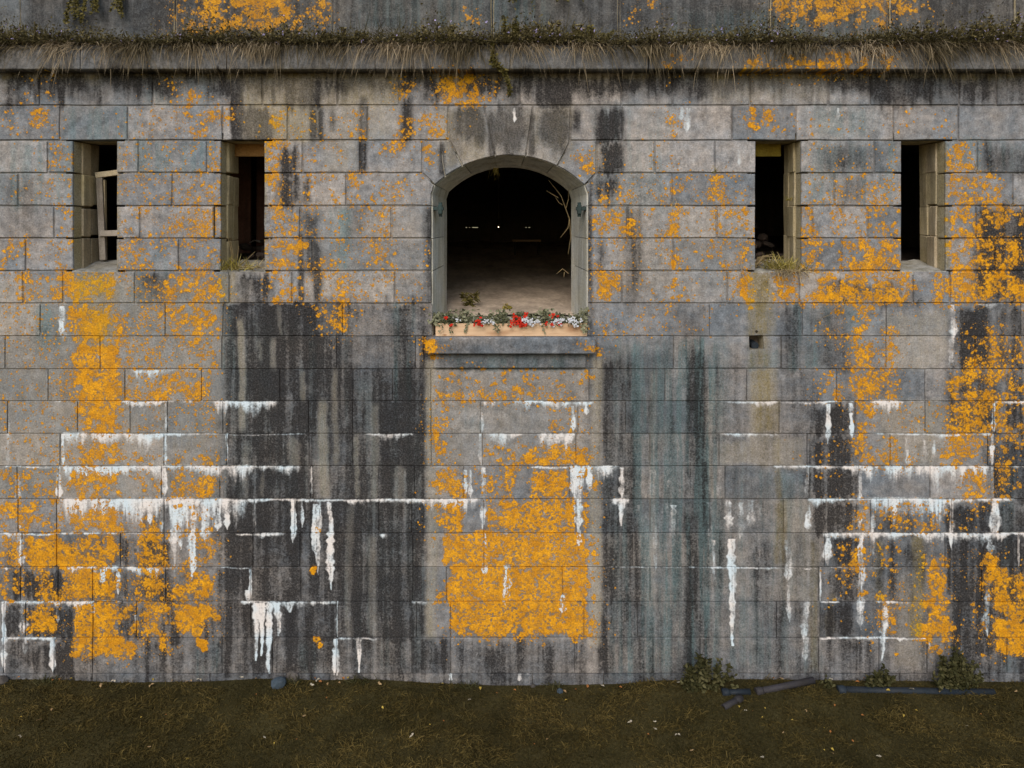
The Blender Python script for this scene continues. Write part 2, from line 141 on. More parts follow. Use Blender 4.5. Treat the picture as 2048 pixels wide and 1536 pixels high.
OLIVE = [(1496,545,1546,672,.7,8,6,.5),(1500,672,1540,735,.55,8,6,.5),(1510,740,1556,866,.55,7,6,.5),(1548,800,1562,1000,.5,4,10,.4),(0,146,2060,158,.75,5,6,.5),(0,150,2060,166,.35,5,14,1),(150,545,236,607,.5,16,12,1),(160,600,225,690,.35,16,20,1),(1820,1070,1846,1275,.7,5,8,.4),(1548,1000,1572,1130,.55,5,8,.4),(1620,1080,1636,1340,.45,4,8,.4),(1655,1190,1668,1275,.4,4,8),(1748,1075,1760,1200,.4,4,8),(1066,212,1142,300,.25,12,12),(894,214,960,330,.25,12,12),(440,545,470,607,.5,8,6,.5),(620,150,800,212,.4,20,10),(480,150,640,285,.35,12,8,.6),(1880,286,1896,540,.5,4,6,.3),(230,285,240,540,.4,3,6,.3),(526,285,534,540,.4,3,6,.3)]
# ---------------------------------------------------------------- weathering of the wall
# Where lichen, lime, soot, algae sit on the masonry, in wall units (150 per metre, v downwards)
MX0, MY0, MW, MH = -64, -64, 2176, 1536
U = 150.0
def sstep(a, b, x):
    t = np.clip((x - a) / (b - a), 0, 1)
    return t * t * (3 - 2 * t)
def vnoise(h, w, sx, sy, rg):
    G = rg.random((int(h / sy) + 3, int(w / sx) + 3)).astype(np.float32)
    gx = np.arange(w, dtype=np.float32) / sx; ix = gx.astype(int); fx = gx - ix; fx = fx * fx * (3 - 2 * fx)
    gy = np.arange(h, dtype=np.float32) / sy; iy = gy.astype(int); fy = (gy - iy)[:, None]; fy = fy * fy * (3 - 2 * fy)
    R = G[:, ix] * (1 - fx) + G[:, ix + 1] * fx
    return R[iy] * (1 - fy) + R[iy + 1] * fy
def fbm(h, w, sx, sy, rg, octv=3):
    o = 0; a = 1; t = 0
    for k in range(octv):
        o = o + a * vnoise(h, w, max(sx, 1.01), max(sy, 1.01), rg); t += a; a *= .55; sx /= 2.1; sy /= 2.1
    return o / t

COURSES = [143, 211, 281, 346, 412, 477, 542, 607, 672, 738, 802, 867, 932, 998, 1066, 1134, 1203, 1275, 1347, 1420]

def make_masks():
    rg = np.random.default_rng(11)
    Z = lambda: np.zeros((MH, MW), np.float32)
    L, W, K, T, N, O = Z(), Z(), Z(), Z(), Z(), Z()     # lichen, lime, dark crust, algae teal, tan, olive
    wx = (fbm(MH, MW, 70, 120, rg) - .5) * 34 + (fbm(MH, MW, 9, 14, rg) - .5) * 12
    wy = (fbm(MH, MW, 50, 50, rg) - .5) * 30 + (fbm(MH, MW, 8, 12, rg) - .5) * 12
    XX = np.arange(MW, dtype=np.float32)[None, :] + MX0
    YY = np.arange(MH, dtype=np.float32)[:, None] + MY0
    clump = fbm(MH, MW, 22, 22, rg, 3)
    wcol = (vnoise(1, MW, 9, 1, rg) * .6 + vnoise(1, MW, 4, 1, rg) * .4 - .35) * 46
    def box(A, x0, y0, x1, y1, s, fx=8, fy=8, warp=1.0, wyk=None, col=0):
        m = 45
        a, b = max(0, int(x0 - m - fx) - MX0), min(MW, int(x1 + m + fx) - MX0)
        c, d = max(0, int(y0 - m - fy) - MY0), min(MH, int(y1 + m + fy) - MY0)
        if b <= a or d <= c: return
        X = XX[:, a:b] + wx[c:d, a:b] * warp
        Y = YY[c:d] + wy[c:d, a:b] * (warp if wyk is None else wyk) - wcol[:, a:b] * col
        v = sstep(x0 - fx, x0 + fx, X) * (1 - sstep(x1 - fx, x1 + fx, X)) * sstep(y0 - fy, y0 + fy, Y) * (1 - sstep(y1 - fy, y1 + fy, Y)) * s
        A[c:d, a:b] = np.maximum(A[c:d, a:b], v)
    # ---- lichen rosettes
    stamps = {}
    for r in range(1, 17):
        lst = []
        for k in range(10):
            R = r + 3; g = np.arange(-R, R + 1, dtype=np.float32)
            gx, gy = np.meshgrid(g, g); d = np.hypot(gx, gy); th = np.arctan2(gy, gx)
            p = rg.random(6) * 6.28
            rad = r * (.92 + .16 * np.sin(2 * th + p[0]) + .13 * np.sin(3 * th + p[1]) + .09 * np.sin(5 * th + p[2]) + .07 * np.sin(8 * th + p[3]))
            v = np.clip((rad - d) / 1.3 + .5, 0, 1)
            if r >= 4:
                h = (.35 + rg.random() * .65) if k % 4 else .15
                v = v * (1 - h * np.exp(-(d / (.55 * r)) ** 2 * 1.2))
            elif r == 1: v = v * (.5 + .5 * rg.random())
            lst.append(v.astype(np.float32))
        stamps[r] = lst
    def spot(x, y, r, a=1.0):
        r = int(min(16, max(1, round(r)))); v = stamps[r][rg.integers(10)]; R = r + 3
        i, j = int(round(y)) - MY0 - R, int(round(x)) - MX0 - R; n = 2 * R + 1
        if i < 0 or j < 0 or i + n > MH or j + n > MW: return
        L[i:i + n, j:j + n] = np.maximum(L[i:i + n, j:j + n], v * a)
    def lich(x0, y0, x1, y1, cov, r0=1.2, r1=4, jit=4, clip=None):
        r0 = max(.9, r0 * .72); r1 = r1 * .85; jit = jit * 1.5
        ar = (x1 - x0) * (y1 - y0)
        u = rg.random(4000) ** 2.2
        mr2 = np.mean((r0 + (r1 - r0) * u) ** 2)
        n = int(ar * -np.log(max(.05, 1 - min(cov, .95))) / (3.14 * mr2) * 1.15) + 1
        for _ in range(n):
            for t in range(6):
                x = x0 + (x1 - x0) * rg.random() + rg.normal() * jit; y = y0 + (y1 - y0) * rg.random() + rg.normal() * jit * .7
                q = clump[min(MH - 1, max(0, int(y) - MY0)), min(MW - 1, max(0, int(x) - MX0))]
                if rg.random() < (q - .3) * 3.2: break
            spot(x, y, r0 + (r1 - r0) * rg.random() ** 2.2, .72 + .28 * rg.random())
    for a in LICH: lich(*a)
    for a in LICH:                                                # fine scatter of young specks round every colony
        lich(a[0] - 14, a[1] - 8, a[2] + 14, a[3] + 10, min(.12, a[4] * .22), .9, 2.0, 9)
    for x, y, r in SPOTS: spot(x, y, r)
    # ---- continuous crusts: closed patches with fine open seams
    f1 = fbm(MH, MW, 5, 4.5, rg, 2); f2 = fbm(MH, MW, 17, 15, rg, 3)
    S = Z()
    for x0, y0, x1, y1, s in CRUST: box(S, x0, y0, x1, y1, s, 9, 9, .75)
    edge = (f2 - .5) * 1.5 + (f1 - .5) * .55
    sv = sstep(.36, .68, S + edge * .8) * (S > .02)
    pore = fbm(MH, MW, 4.2, 3.4, rg, 2)
    sv = sv * (1 - .85 * sstep(.60, .74, pore + (f2 - .5) * .35)) * (.62 + .65 * (f1 - .15))
    L = np.maximum(L, np.clip(sv, 0, 1))
    # ---- lime: bleeding out of the joints
    n5 = fbm(40, MW, 6, 4, rg, 2); n20 = fbm(40, MW, 22, 4, rg, 2); n60 = fbm(40, MW, 70, 4, rg, 1); n3 = fbm(40, MW, 3, 1.1, rg, 2)
    def limeline(y, x0, x1, th, drip, s):
        th *= .95; drip *= 1.35
        k = rg.integers(40)
        for x in range(int(x0), int(x1)):
            j = x - MX0
            if j < 0 or j >= MW: continue
            e = min(1, (x - x0 + 2) / 14, (x1 - x) / 14)
            amp = s * (.22 + 1.0 * n20[k, j] + .35 * n5[k - 7, j]) * min(1, e + .25)
            if s < .6 and n20[k - 1, j] + .35 * n5[k - 2, j] < .62 - s * .2: amp *= .12
            yc = y + 1 + (n60[k, j] - .5) * 5 + (n5[k - 5, j] - .5) * 2
            dl = th * .6 + e * drip * (max(0, n20[k - 3, j] - .2) * 1.5) * (.30 + 1.2 * n5[k - 4, j] ** 1.5 + .7 * n3[k - 6, j] ** 2) * (.25 + 1.5 * n60[k - 5, j])
            a, b = int(yc - th * .55) - MY0, int(yc + dl + 3) - MY0
            t = np.arange(a, b) + MY0 - yc
            v = np.where(t < 0, 1 + t / (th * .8 + .8), 1 - .68 * np.clip(t / max(dl, 1), 0, 1)) * sstep(dl + 2, dl - 2, t)
            W[a:b, j] = np.maximum(W[a:b, j], np.clip(v * min(1, amp), 0, 1))
    def run(x, y0, y1, w, s, tail=1):
        w *= 1.3; s = min(1.0, s * 1.12)
        k = rg.integers(1, 30); n = int(y1 - y0)
        wob = vnoise(1, n + 2, 40, 1, rg)[0]; wob2 = vnoise(1, n + 2, 7, 1, rg)[0]; wob3 = vnoise(1, n + 2, 7, 1, rg)[0]; amp = vnoise(1, n + 2, 18, 1, rg)[0]
        for i in range(n):
            u = i / max(1, n); prof = (.7 + .4 * sstep(.1, .8, u)) * (1 - sstep(.72, 1, u) * .9) if tail else (1 - .75 * u)
            hw = max(.6, w * .5 * prof * (.65 + .7 * wob2[i])); xc = x + (wob[i] - .5) * w * .35 + (wob3[i] - .5) * 1.6
            a, b = int(xc - hw - 2) - MX0, int(xc + hw + 3) - MX0; r = int(y0 + i) - MY0
            if a < 0 or b > MW or r < 0 or r >= MH: continue
            d = np.abs(np.arange(a, b) + MX0 - xc)
            v = np.clip((hw - d) / (1.2 + hw * .5) + .5, 0, 1) * s * (.55 + .7 * amp[i])
            W[r, a:b] = np.maximum(W[r, a:b], np.clip(v, 0, 1))
    for a in LIMELINES: limeline(*a)
    for a in RUNS: run(*a)
    for x0, y0, x1, y1, s in LIMEHAZE: box(W, x0, y0, x1, y1, s, 10, 14)
    grain = fbm(MH, MW, 2.6, 2.6, rg, 2); vst = fbm(MH, MW, 4, 40, rg, 2)
    Wc = np.clip(W, 0, 1)
    W = sstep(.14, .85, Wc * (.40 + 1.05 * grain) * (.5 + .95 * vst)) * np.clip(Wc * 1.3, 0, 1) * (.80 + .4 * vst)
    W = np.clip(W, 0, 1)
    # ---- soot and algae carried down by rain, and a darker lower wall
    st1 = fbm(MH, MW, 7, 150, rg, 3); st2 = fbm(MH, MW, 24, 420, rg, 2); bl = fbm(MH, MW, 40, 30, rg, 3)
    g2 = fbm(MH, MW, 2.4, 3.2, rg, 2)
    for a in DARK:
        a = list(a) + [8, 8, 1.0][len(a) - 5:] if len(a) < 8 else list(a)
        wd = a[2] - a[0]
        if len(a) > 8: a[1] -= 5; a[3] += 5
        a[5] = a[5] + min(14, wd * .16)
        if len(a) < 9 and a[3] - a[1] > 40: a[6] += 9
        box(K, *a[:8], wyk=a[8] if len(a) > 8 else None, col=.55 if len(a) < 9 and a[3] - a[1] > 40 and wd > 24 else .25)
    for a in TEAL: box(T, *a)
    for a in TAN: box(N, *a)
    for a in OLIVE: box(O, *a)
    for a in TANLINE:
        box(N, *a)
    K = np.clip(K + (.10 * sstep(.45, .8, st2) + .16) * sstep(560, 800, YY), 0, 1)  # whole wall darker from mid-height down
    s3 = fbm(MH, MW, 13, 230, rg, 3); g3 = fbm(MH, MW, 3.5, 2.2, rg, 2)
    ss = sstep(.24, .76, st1 * .42 + s3 * .36 + st2 * .22)
    K = np.clip(K * (1.12 + .75 * (1 - sstep(560, 640, YY))), 0, 1.25)
    Kf = K * (.55 + .62 * ss) * (.72 + .46 * bl)
    Kf = Kf * (.74 + .44 * sstep(.1, .9, g2 * .5 + g3 * .5))
    Kf = np.clip(Kf * (1 + .08 * sstep(.5, .8, Kf)), 0, 1) * (1 - .6 * np.clip(N, 0, 1))
    soft = .42 * sstep(.48, .75, st1 * .4 + bl * .6) + .45 * sstep(.42, .75, fbm(MH, MW, 80, 38, rg, 4))
    Kf = np.maximum(Kf, soft * .62 * sstep(.2, .75, g2 * .6 + g3 * .4))
    T = np.clip(T * (.2 + 1.3 * sstep(.35, .7, fbm(MH, MW, 9, 170, rg, 3))) * (.5 + g2), 0, 1)
    N = np.clip(N * (.3 + 1.1 * st1) * (.5 + g2), 0, 1)
    O = np.clip(O * (.25 + 1.2 * fbm(MH, MW, 8, 90, rg, 3)) * (.5 + g2), 0, 1)
    def blur(A, r):
        for ax in (0, 1):
            c = np.cumsum(np.pad(A, [(r + 1, r) if i == ax else (0, 0) for i in (0, 1)], mode='edge'), axis=ax, dtype=np.float64)
            A = ((np.take(c, range(2 * r + 1, c.shape[ax]), ax) - np.take(c, range(0, c.shape[ax] - 2 * r - 1), ax)) / (2 * r + 1)).astype(np.float32)
        return A
    dust = blur(blur(L, 5), 5)                                    # young dusty growth between the colonies
    L = np.maximum(L, np.clip(dust * (.25 + .75 * g2) * .95, 0, 1))
    L = L * (1 - .85 * (W > .7) * (f1 > .42))
    return L, W, Kf, T, N, O

# ---------------------------------------------------------------- helpers
RNG = np.random.default_rng(5); random.seed(5)
def WX(u): return (u - 1024) / U                     # wall plane
def WZ(v): return (1365 - v) / U
def deep(u, v, y):                                   # a point at depth y that is seen in the direction of wall point u, v
    s = (CAM_D + y) / CAM_D
    return Vector(((u - 1024) / U * s, y, CAM_Z + (446 - v) / U * s))
def on_ground(u, v, z=0.0):
    t = (CAM_Z - z) * U / (v - 446)
    return Vector(((u - 1024) / U * t, CAM_D * (t - 1), z))

def node_mat(name):
    m = bpy.data.materials.new(name); m.use_nodes = True
    nt = m.node_tree; b = nt.nodes['Principled BSDF']; b.inputs['Roughness'].default_value = .9
    b.inputs['Specular IOR Level'].default_value = .12
    return m, nt, b
class NT:
    """small shorthand for building node trees"""
    def __init__(s, nt): s.nt = nt; s.n = nt.nodes; s.l = nt.links
    def put(s, sock, v):
        if v is None: return
        if hasattr(v, 'is_output'): s.l.new(v, sock)
        elif isinstance(v, (tuple, list)) and len(v) == 3 and sock.type == 'RGBA': sock.default_value = (*v, 1)
        else: sock.default_value = v
    def math(s, op, a, b=None, c=None, clamp=False):
        n = s.n.new('ShaderNodeMath'); n.operation = op; n.use_clamp = clamp
        s.put(n.inputs[0], a); s.put(n.inputs[1], b)
        if c is not None: s.put(n.inputs[2], c)
        return n.outputs[0]
    def mix(s, f, a, b, kind='MIX'):
        n = s.n.new('ShaderNodeMix'); n.data_type = 'RGBA'; n.blend_type = kind
        s.put(n.inputs[0], f); s.put(n.inputs[6], a); s.put(n.inputs[7], b); return n.outputs[2]
    def noise(s, vec, scale, detail=2, rough=.55, dist=0):
        n = s.n.new('ShaderNodeTexNoise'); s.put(n.inputs['Vector'], vec); n.inputs['Scale'].default_value = scale
        n.inputs['Detail'].default_value = detail; n.inputs['Roughness'].default_value = rough; n.inputs['Distortion'].default_value = dist
        return n.outputs['Fac']
    def ramp(s, f, stops):
        n = s.n.new('ShaderNodeValToRGB'); s.put(n.inputs[0], f); r = n.color_ramp
        while len(r.elements) < len(stops): r.elements.new(.5)
        for e, (p, c) in zip(r.elements, stops):
            e.position = p; e.color = (c, c, c, 1) if isinstance(c, (int, float)) else (*c, 1)
        return n.outputs[0]
    def pos(s): return s.n.new('ShaderNodeNewGeometry').outputs['Position']
    def obco(s): return s.n.new('ShaderNodeTexCoord').outputs['Object']
    def scale(s, v, k):
        n = s.n.new('ShaderNodeVectorMath'); n.operation = 'MULTIPLY'; s.put(n.inputs[0], v); n.inputs[1].default_value = k; return n.outputs[0]
    def rand(s): return s.n.new('ShaderNodeObjectInfo').outputs['Random']
    def attr(s, name):
        n = s.n.new('ShaderNodeAttribute'); n.attribute_name = name; return n.outputs['Fac']
    def bump(s, h, strength, dist=.01):
        n = s.n.new('ShaderNodeBump'); s.put(n.inputs['Height'], h); n.inputs['Strength'].default_value = strength; n.inputs['Distance'].default_value = dist
        return n.outputs[0]

def bm_mesh(name, bm, mat=None, smooth=False):
    me = bpy.data.meshes.new(name); bm.normal_update(); bm.to_mesh(me); bm.free()
    if mat: me.materials.append(mat)
    if smooth:
        for p in me.polygons: p.use_smooth = True
    return me
def link(name, me, parent=None, loc=None):
    o = bpy.data.objects.new(name, me); COL.objects.link(o)
    if parent is not None: o.parent = parent
    if loc is not None: o.location = loc
    return o
def tag(o, label=None, cat=None, group=None, kind=None):
    if label: o['label'] = label
    if cat: o['category'] = cat
    if group: o['group'] = group
    if kind: o['kind'] = kind
    return o
def empty(name, loc, label, cat, group=None):
    o = bpy.data.objects.new(name, None); COL.objects.link(o); o.location = loc; o.empty_display_size = .1
    return tag(o, label, cat, group)
def add_box(bm, x0, x1, y0, y1, z0, z1, bev=0.0, jit=0.0):
    vs = [bm.verts.new((x + random.uniform(-jit, jit), y + random.uniform(-jit, jit), z + random.uniform(-jit, jit))) for x in (x0, x1) for y in (y0, y1) for z in (z0, z1)]
    fs = [bm.faces.new([vs[i] for i in q]) for q in ((0, 1, 3, 2), (4, 6, 7, 5), (0, 4, 5, 1), (2, 3, 7, 6), (0, 2, 6, 4), (1, 5, 7, 3))]
    if bev > 0:
        es = list({e for f in fs for e in f.edges})
        bmesh.ops.bevel(bm, geom=es, offset=bev, segments=1, affect='EDGES')
def box_obj(name, x0, x1, y0, y1, z0, z1, mat, parent=None, bev=.004, jit=0.0):
    """a box whose origin is its own centre"""
    c = Vector(((x0 + x1) / 2, (y0 + y1) / 2, (z0 + z1) / 2)); bm = bmesh.new()
    add_box(bm, x0 - c.x, x1 - c.x, y0 - c.y, y1 - c.y, z0 - c.z, z1 - c.z, bev, jit)
    return link(name, bm_mesh(name, bm, mat), parent, c)
def add_tube(bm, pts, radii, n=8, cap=True):
    pts = [Vector(p) for p in pts]; rings = []
    for i, p in enumerate(pts):
        d = (pts[min(i + 1, len(pts) - 1)] - pts[max(i - 1, 0)]).normalized()
        a = d.cross(Vector((0, 0, 1)) if abs(d.z) < .9 else Vector((1, 0, 0))).normalized(); b = d.cross(a)
        r = radii[i] if isinstance(radii, (list, tuple)) else radii
        rings.append([bm.verts.new(p + a * math.cos(t) * r + b * math.sin(t) * r) for t in (k * 2 * math.pi / n for k in range(n))])
    for A, B in zip(rings, rings[1:]):
        for k in range(n): bm.faces.new((A[k], A[(k + 1) % n], B[(k + 1) % n], B[k]))
    if cap: bm.faces.new(rings[0][::-1]); bm.faces.new(rings[-1])
def raw_mesh(name, V, loops, sizes, mat, tone=None, smooth=False):
    me = bpy.data.meshes.new(name); V = np.asarray(V, np.float32).reshape(-1, 3)
    sizes = np.asarray(sizes, np.int32); loops = np.asarray(loops, np.int32)
    me.vertices.add(len(V)); me.vertices.foreach_set('co', V.ravel())
    me.loops.add(len(loops)); me.loops.foreach_set('vertex_index', loops)
    me.polygons.add(len(sizes)); st = np.zeros(len(sizes), np.int32); st[1:] = np.cumsum(sizes)[:-1]
    me.polygons.foreach_set('loop_start', st)
    if tone is not None:
        a = me.attributes.new('tone', 'FLOAT', 'POINT'); a.data.foreach_set('value', np.asarray(tone, np.float32))
    me.update(calc_edges=True); me.validate()
    if mat: me.materials.append(mat)
    if smooth: me.polygons.foreach_set('use_smooth', np.ones(len(sizes), bool))
    return me
def blades(P, D, Ln, Wd, bend, tone):
    """grass blades: base P, start direction D, length, width, sag; returns vertex, loop, size, tone arrays"""
    n = len(P); D = D / np.linalg.norm(D, axis=1, keepdims=True)
    side = np.cross(D, RNG.normal(size=(n, 3))); side /= np.linalg.norm(side, axis=1, keepdims=True) + 1e-6
    vs = []
    for k, t in enumerate((0, .4, .75, 1)):
        c = P + D * (Ln * t)[:, None]; c[:, 2] -= bend * Ln * t * t
        w = Wd * (1, .85, .55, 0)[k] * .5
        if k < 3: vs += [c - side * w[:, None], c + side * w[:, None]]
        else: vs += [c]
    V = np.stack(vs, 1).reshape(-1, 3); b = (np.arange(n) * 7)[:, None]
    L = (b + np.array([0, 1, 3, 2, 2, 3, 5, 4, 4, 5, 6])).ravel()
    return V, L, np.tile([4, 4, 3], n), np.repeat(tone, 7)
def leaves(P, D, Nn, Ln, Wd, tone, fold=.18):
    """pointed leaves: base P along D, facing Nn"""
    n = len(P); D = D / np.linalg.norm(D, axis=1, keepdims=True); S = np.cross(D, Nn); S /= np.linalg.norm(S, axis=1, keepdims=True) + 1e-6
    Nn = np.cross(S, D); Ln = Ln[:, None]; Wd = Wd[:, None]
    vs = [P, P + D * Ln * .35 + S * Wd * .5 + Nn * Wd * fold, P + D * Ln * .35 - S * Wd * .5 + Nn * Wd * fold, P + D * Ln * .45,
          P + D * Ln * .72 + S * Wd * .33 + Nn * Wd * fold * .5, P + D * Ln * .72 - S * Wd * .33 + Nn * Wd * fold * .5, P + D * Ln - Nn * Ln * .12]
    V = np.stack(vs, 1).reshape(-1, 3); b = (np.arange(n) * 7)[:, None]
    L = (b + np.array([0, 3, 1, 0, 2, 3, 1, 3, 6, 4, 3, 2, 5, 6])).ravel()
    return V, L, np.tile([3, 3, 4, 4], n), np.repeat(tone, 7)
def join(parts):
    V, L, S, T, o = [], [], [], [], 0
    for v, l, s, t in parts: V.append(v); L.append(l + o); S.append(s); T.append(t); o += len(v)
    return np.concatenate(V), np.concatenate(L), np.concatenate(S), np.concatenate(T)
def unit(n, zlo=-1, zhi=1):
    z = RNG.uniform(zlo, zhi, n); t = RNG.uniform(0, 6.2832, n); r = np.sqrt(np.maximum(0, 1 - z * z))
    return np.stack([r * np.cos(t), r * np.sin(t), z], 1)

# ---------------------------------------------------------------- materials
L_, W_, K_, T_, N_, O_ = make_masks()
def mask_image(name, r, g, b):
    im = bpy.data.images.new(name, MW, MH, alpha=False, float_buffer=False); im.colorspace_settings.name = 'Non-Color'
    a = np.ones((MH, MW, 4), np.float32); a[..., 0] = r; a[..., 1] = g; a[..., 2] = b
    im.pixels.foreach_set(np.ascontiguousarray(np.clip(a, 0, 1)[::-1]).ravel()); im.update(); im.pack(); return im
IM_A = mask_image('crust_growth', L_, W_, K_); IM_B = mask_image('damp_growth', T_, N_, O_)

def masonry(name, tone=1.0, growth=1.0, cool=(.182, .198, .222), warm=(.285, .250, .228)):
    m, nt, b = node_mat(name); q = NT(nt); P = q.pos(); sep = nt.nodes.new('ShaderNodeSeparateXYZ'); q.put(sep.inputs[0], P)
    u = q.math('MULTIPLY_ADD', sep.outputs[0], U / MW, (1024 - MX0) / MW)
    v = q.math('MULTIPLY_ADD', sep.outputs[2], U / MH, 1 - (1365 - MY0) / MH)
    com = nt.nodes.new('ShaderNodeCombineXYZ'); q.put(com.inputs[0], u); q.put(com.inputs[1], v)
    tex = []
    for im in (IM_A, IM_B):
        t = nt.nodes.new('ShaderNodeTexImage'); t.image = im; t.extension = 'MIRROR'; t.interpolation = 'Linear'; q.put(t.inputs[0], com.outputs[0])
        s = nt.nodes.new('ShaderNodeSeparateColor'); q.put(s.inputs[0], t.outputs[0]); tex.append(s.outputs)
    (l, w, k), (te, ta, ol) = tex
    big = q.noise(P, 1.6, 5, .72); mid = q.noise(P, 8, 5, .72); gr = q.noise(P, 48, 4, .78); fine = q.noise(q.scale(P, (30, 30, 150)), 1, 2, .6)
    rnd = q.rand()
    c = q.mix(q.ramp(q.math('ADD', q.math('MULTIPLY', big, .84), q.math('MULTIPLY', rnd, .16)), [(.36, 0.0), (.64, 1.0)]), cool, warm)
    lum = q.math('MULTIPLY', q.math('MULTIPLY_ADD', rnd, .34, .83), q.math('MULTIPLY_ADD', q.ramp(mid, [(.32, 0.0), (.68, 1.0)]), .78, .60))
    lum = q.math('MULTIPLY', lum, q.math('MULTIPLY_ADD', q.ramp(gr, [(.26, 0.0), (.74, 1.0)]), .72, .66))
    lum = q.math('MULTIPLY', lum, q.math('MULTIPLY_ADD', fine, .5, .75 * tone))
    c = q.mix(1.0, c, lum, 'MULTIPLY')
    def on(col, msk, s, c): return q.mix(q.math('MULTIPLY', msk, s * growth, clamp=True), c, col)
    gv = q.math('MULTIPLY_ADD', q.ramp(gr, [(.3, 0.0), (.7, 1.0)]), 1.0, .5)
    c = on(q.mix(1, (.34, .285, .20), gv, 'MULTIPLY'), ta, .75, c)
    c = on(q.mix(1, (.118, .185, .195), gv, 'MULTIPLY'), te, .85, c)
    c = on(q.mix(1, (.20, .145, .035), gv, 'MULTIPLY'), ol, .8, c)
    k = q.math('MULTIPLY', k, q.math('MULTIPLY_ADD', q.ramp(gr, [(.3, 0.0), (.62, 1.0)]), -.26, 1.14), clamp=True)
    c = on(q.mix(1, (.017, .015, .015), gv, 'MULTIPLY'), k, .95, c)
    lime = q.mix(q.ramp(q.noise(P, 2.3, 2), [(.4, 0.0), (.6, 1.0)]), (.68, .62, .59), (.56, .63, .68))
    c = on(q.mix(1, lime, q.math('MULTIPLY_ADD', gr, .5, .75), 'MULTIPLY'), w, 1.0, c)
    lc = q.mix(q.ramp(q.noise(P, 5, 3, .6), [(.38, 0.0), (.64, 1.0)]), (.52, .212, .006), (.77, .345, .009))
    lc = q.mix(q.ramp(l, [(.45, 0.0), (.95, 1.0)]), (.30, .15, .025), lc)
    lc = q.mix(ol, lc, (.45, .27, .012))
    lc = q.mix(1, lc, q.math('MULTIPLY_ADD', q.ramp(gr, [(.3, 0.0), (.7, 1.0)]), .75, .58), 'MULTIPLY')
    l = q.math('ADD', l, q.math('MULTIPLY', q.math('SUBTRACT', q.noise(P, 75, 3, .7), .5), 1.7)); l = q.math('MULTIPLY', l, q.ramp(tex[0][0], [(.02, 0.0), (.12, 1.0)]))
    c = on(lc, q.ramp(l, [(.14, 0.0), (.60, 1.0)]), .96, c)
    nx = nt.nodes.new('ShaderNodeSeparateXYZ'); gn = nt.nodes.new('ShaderNodeNewGeometry'); q.put(nx.inputs[0], gn.outputs['True Normal'])
    side = q.ramp(q.math('ABSOLUTE', nx.outputs[0]), [(.6, 0.0), (.85, 1.0)])
    jm = q.mix(q.ramp(q.noise(P, 4, 4, .65), [(.35, 0.0), (.65, 1.0)]), (.37, .295, .165), (.41, .345, .24))
    jm = q.mix(1, jm, gv, 'MULTIPLY'); side = q.math('MULTIPLY', side, q.ramp(sep.outputs[1], [(.02, 0.0), (.04, 1.0)])); c = q.mix(side, c, jm)
    q.put(b.inputs['Base Color'], c); b.inputs['Roughness'].default_value = .92
    h = q.math('ADD', q.math('MULTIPLY', gr, .5), q.math('MULTIPLY', fine, .45))
    h = q.math('ADD', h, q.math('MULTIPLY', mid, .6))
    h = q.math('ADD', h, q.math('MULTIPLY', l, .5)); h = q.math('ADD', h, q.math('MULTIPLY', w, .5))
    q.put(b.inputs['Normal'], q.bump(h, .55, .012)); return m
M_STONE = masonry('weathered_granite')
M_CORNICE = masonry('cornice_granite', 1.0, 1.0, cool=(.165, .165, .17), warm=(.20, .18, .16))
M_UPPER = masonry('upper_granite', .72, .85, cool=(.165, .175, .185), warm=(.21, .19, .17))

def streaked(name, a, b_, scale=(8, 8, 1.2), dark=(.05, .045, .035), rough=.9, gr=40, dk=.5):
    m, nt, b = node_mat(name); q = NT(nt); P = q.pos()
    st = q.noise(q.scale(P, scale), 1, 4, .65); g = q.noise(P, gr, 3, .65); n = q.noise(P, 3.5, 3, .6)
    c = q.mix(q.ramp(n, [(.35, 0.0), (.65, 1.0)]), a, b_)
    c = q.mix(q.math('MULTIPLY', q.ramp(st, [(.45, 0.0), (.72, 1.0)]), dk), c, dark)
    c = q.mix(1, c, q.math('MULTIPLY_ADD', g, 1.0, .5), 'MULTIPLY')
    c = q.mix(1, c, q.math('MULTIPLY_ADD', q.rand(), .4, .8), 'MULTIPLY')
    q.put(b.inputs['Base Color'], c); b.inputs['Roughness'].default_value = rough
    q.put(b.inputs['Normal'], q.bump(q.math('ADD', q.math('MULTIPLY', g, .6), n), .6, .012)); return m
M_JAMB = streaked('mossy_jamb_stone', (.40, .32, .185), (.47, .385, .25))
M_JAMB_BROWN = streaked('brown_jamb_stone', (.34, .265, .17), (.40, .325, .225))
M_REVEAL = streaked('window_reveal_stone', (.43, .40, .33), (.45, .44, .41), dk=.5, dark=(.09, .085, .07))
M_MORTAR = masonry('joint_mortar', .62)
M_INSIDE = streaked('dark_masonry', (.10, .08, .065), (.13, .10, .08), dk=.6)  # dark base tone for the room walls, ceilings and drain back
M_FLOOR = streaked('earth_floor', (.46, .36, .27), (.37, .29, .22), scale=(3, 1.5, 1), dark=(.07, .055, .04), gr=18)
M_SILLTOP = streaked('loophole_sill', (.22, .20, .16), (.30, .29, .27), scale=(9, 9, 9), dark=(.10, .085, .05), gr=60, dk=.7)
M_DOORBROWN = streaked('red_brown_timber', (.14, .065, .045), (.19, .09, .06), scale=(14, 14, .8), gr=30)
M_BOARD_OCHRE = streaked('ochre_board', (.30, .165, .065), (.36, .20, .08), scale=(2, 2, 9), dark=(.16, .08, .03), gr=40, dk=.35)
M_BOARD_OLIVE = streaked('olive_board', (.38, .285, .05), (.42, .33, .07), scale=(9, 9, 2), dark=(.2, .14, .03), gr=40, dk=.5)
M_TIMBER = streaked('bleached_timber', (.40, .32, .20), (.46, .39, .28), scale=(2, 8, 8), dark=(.22, .17, .10), gr=50, dk=.4)
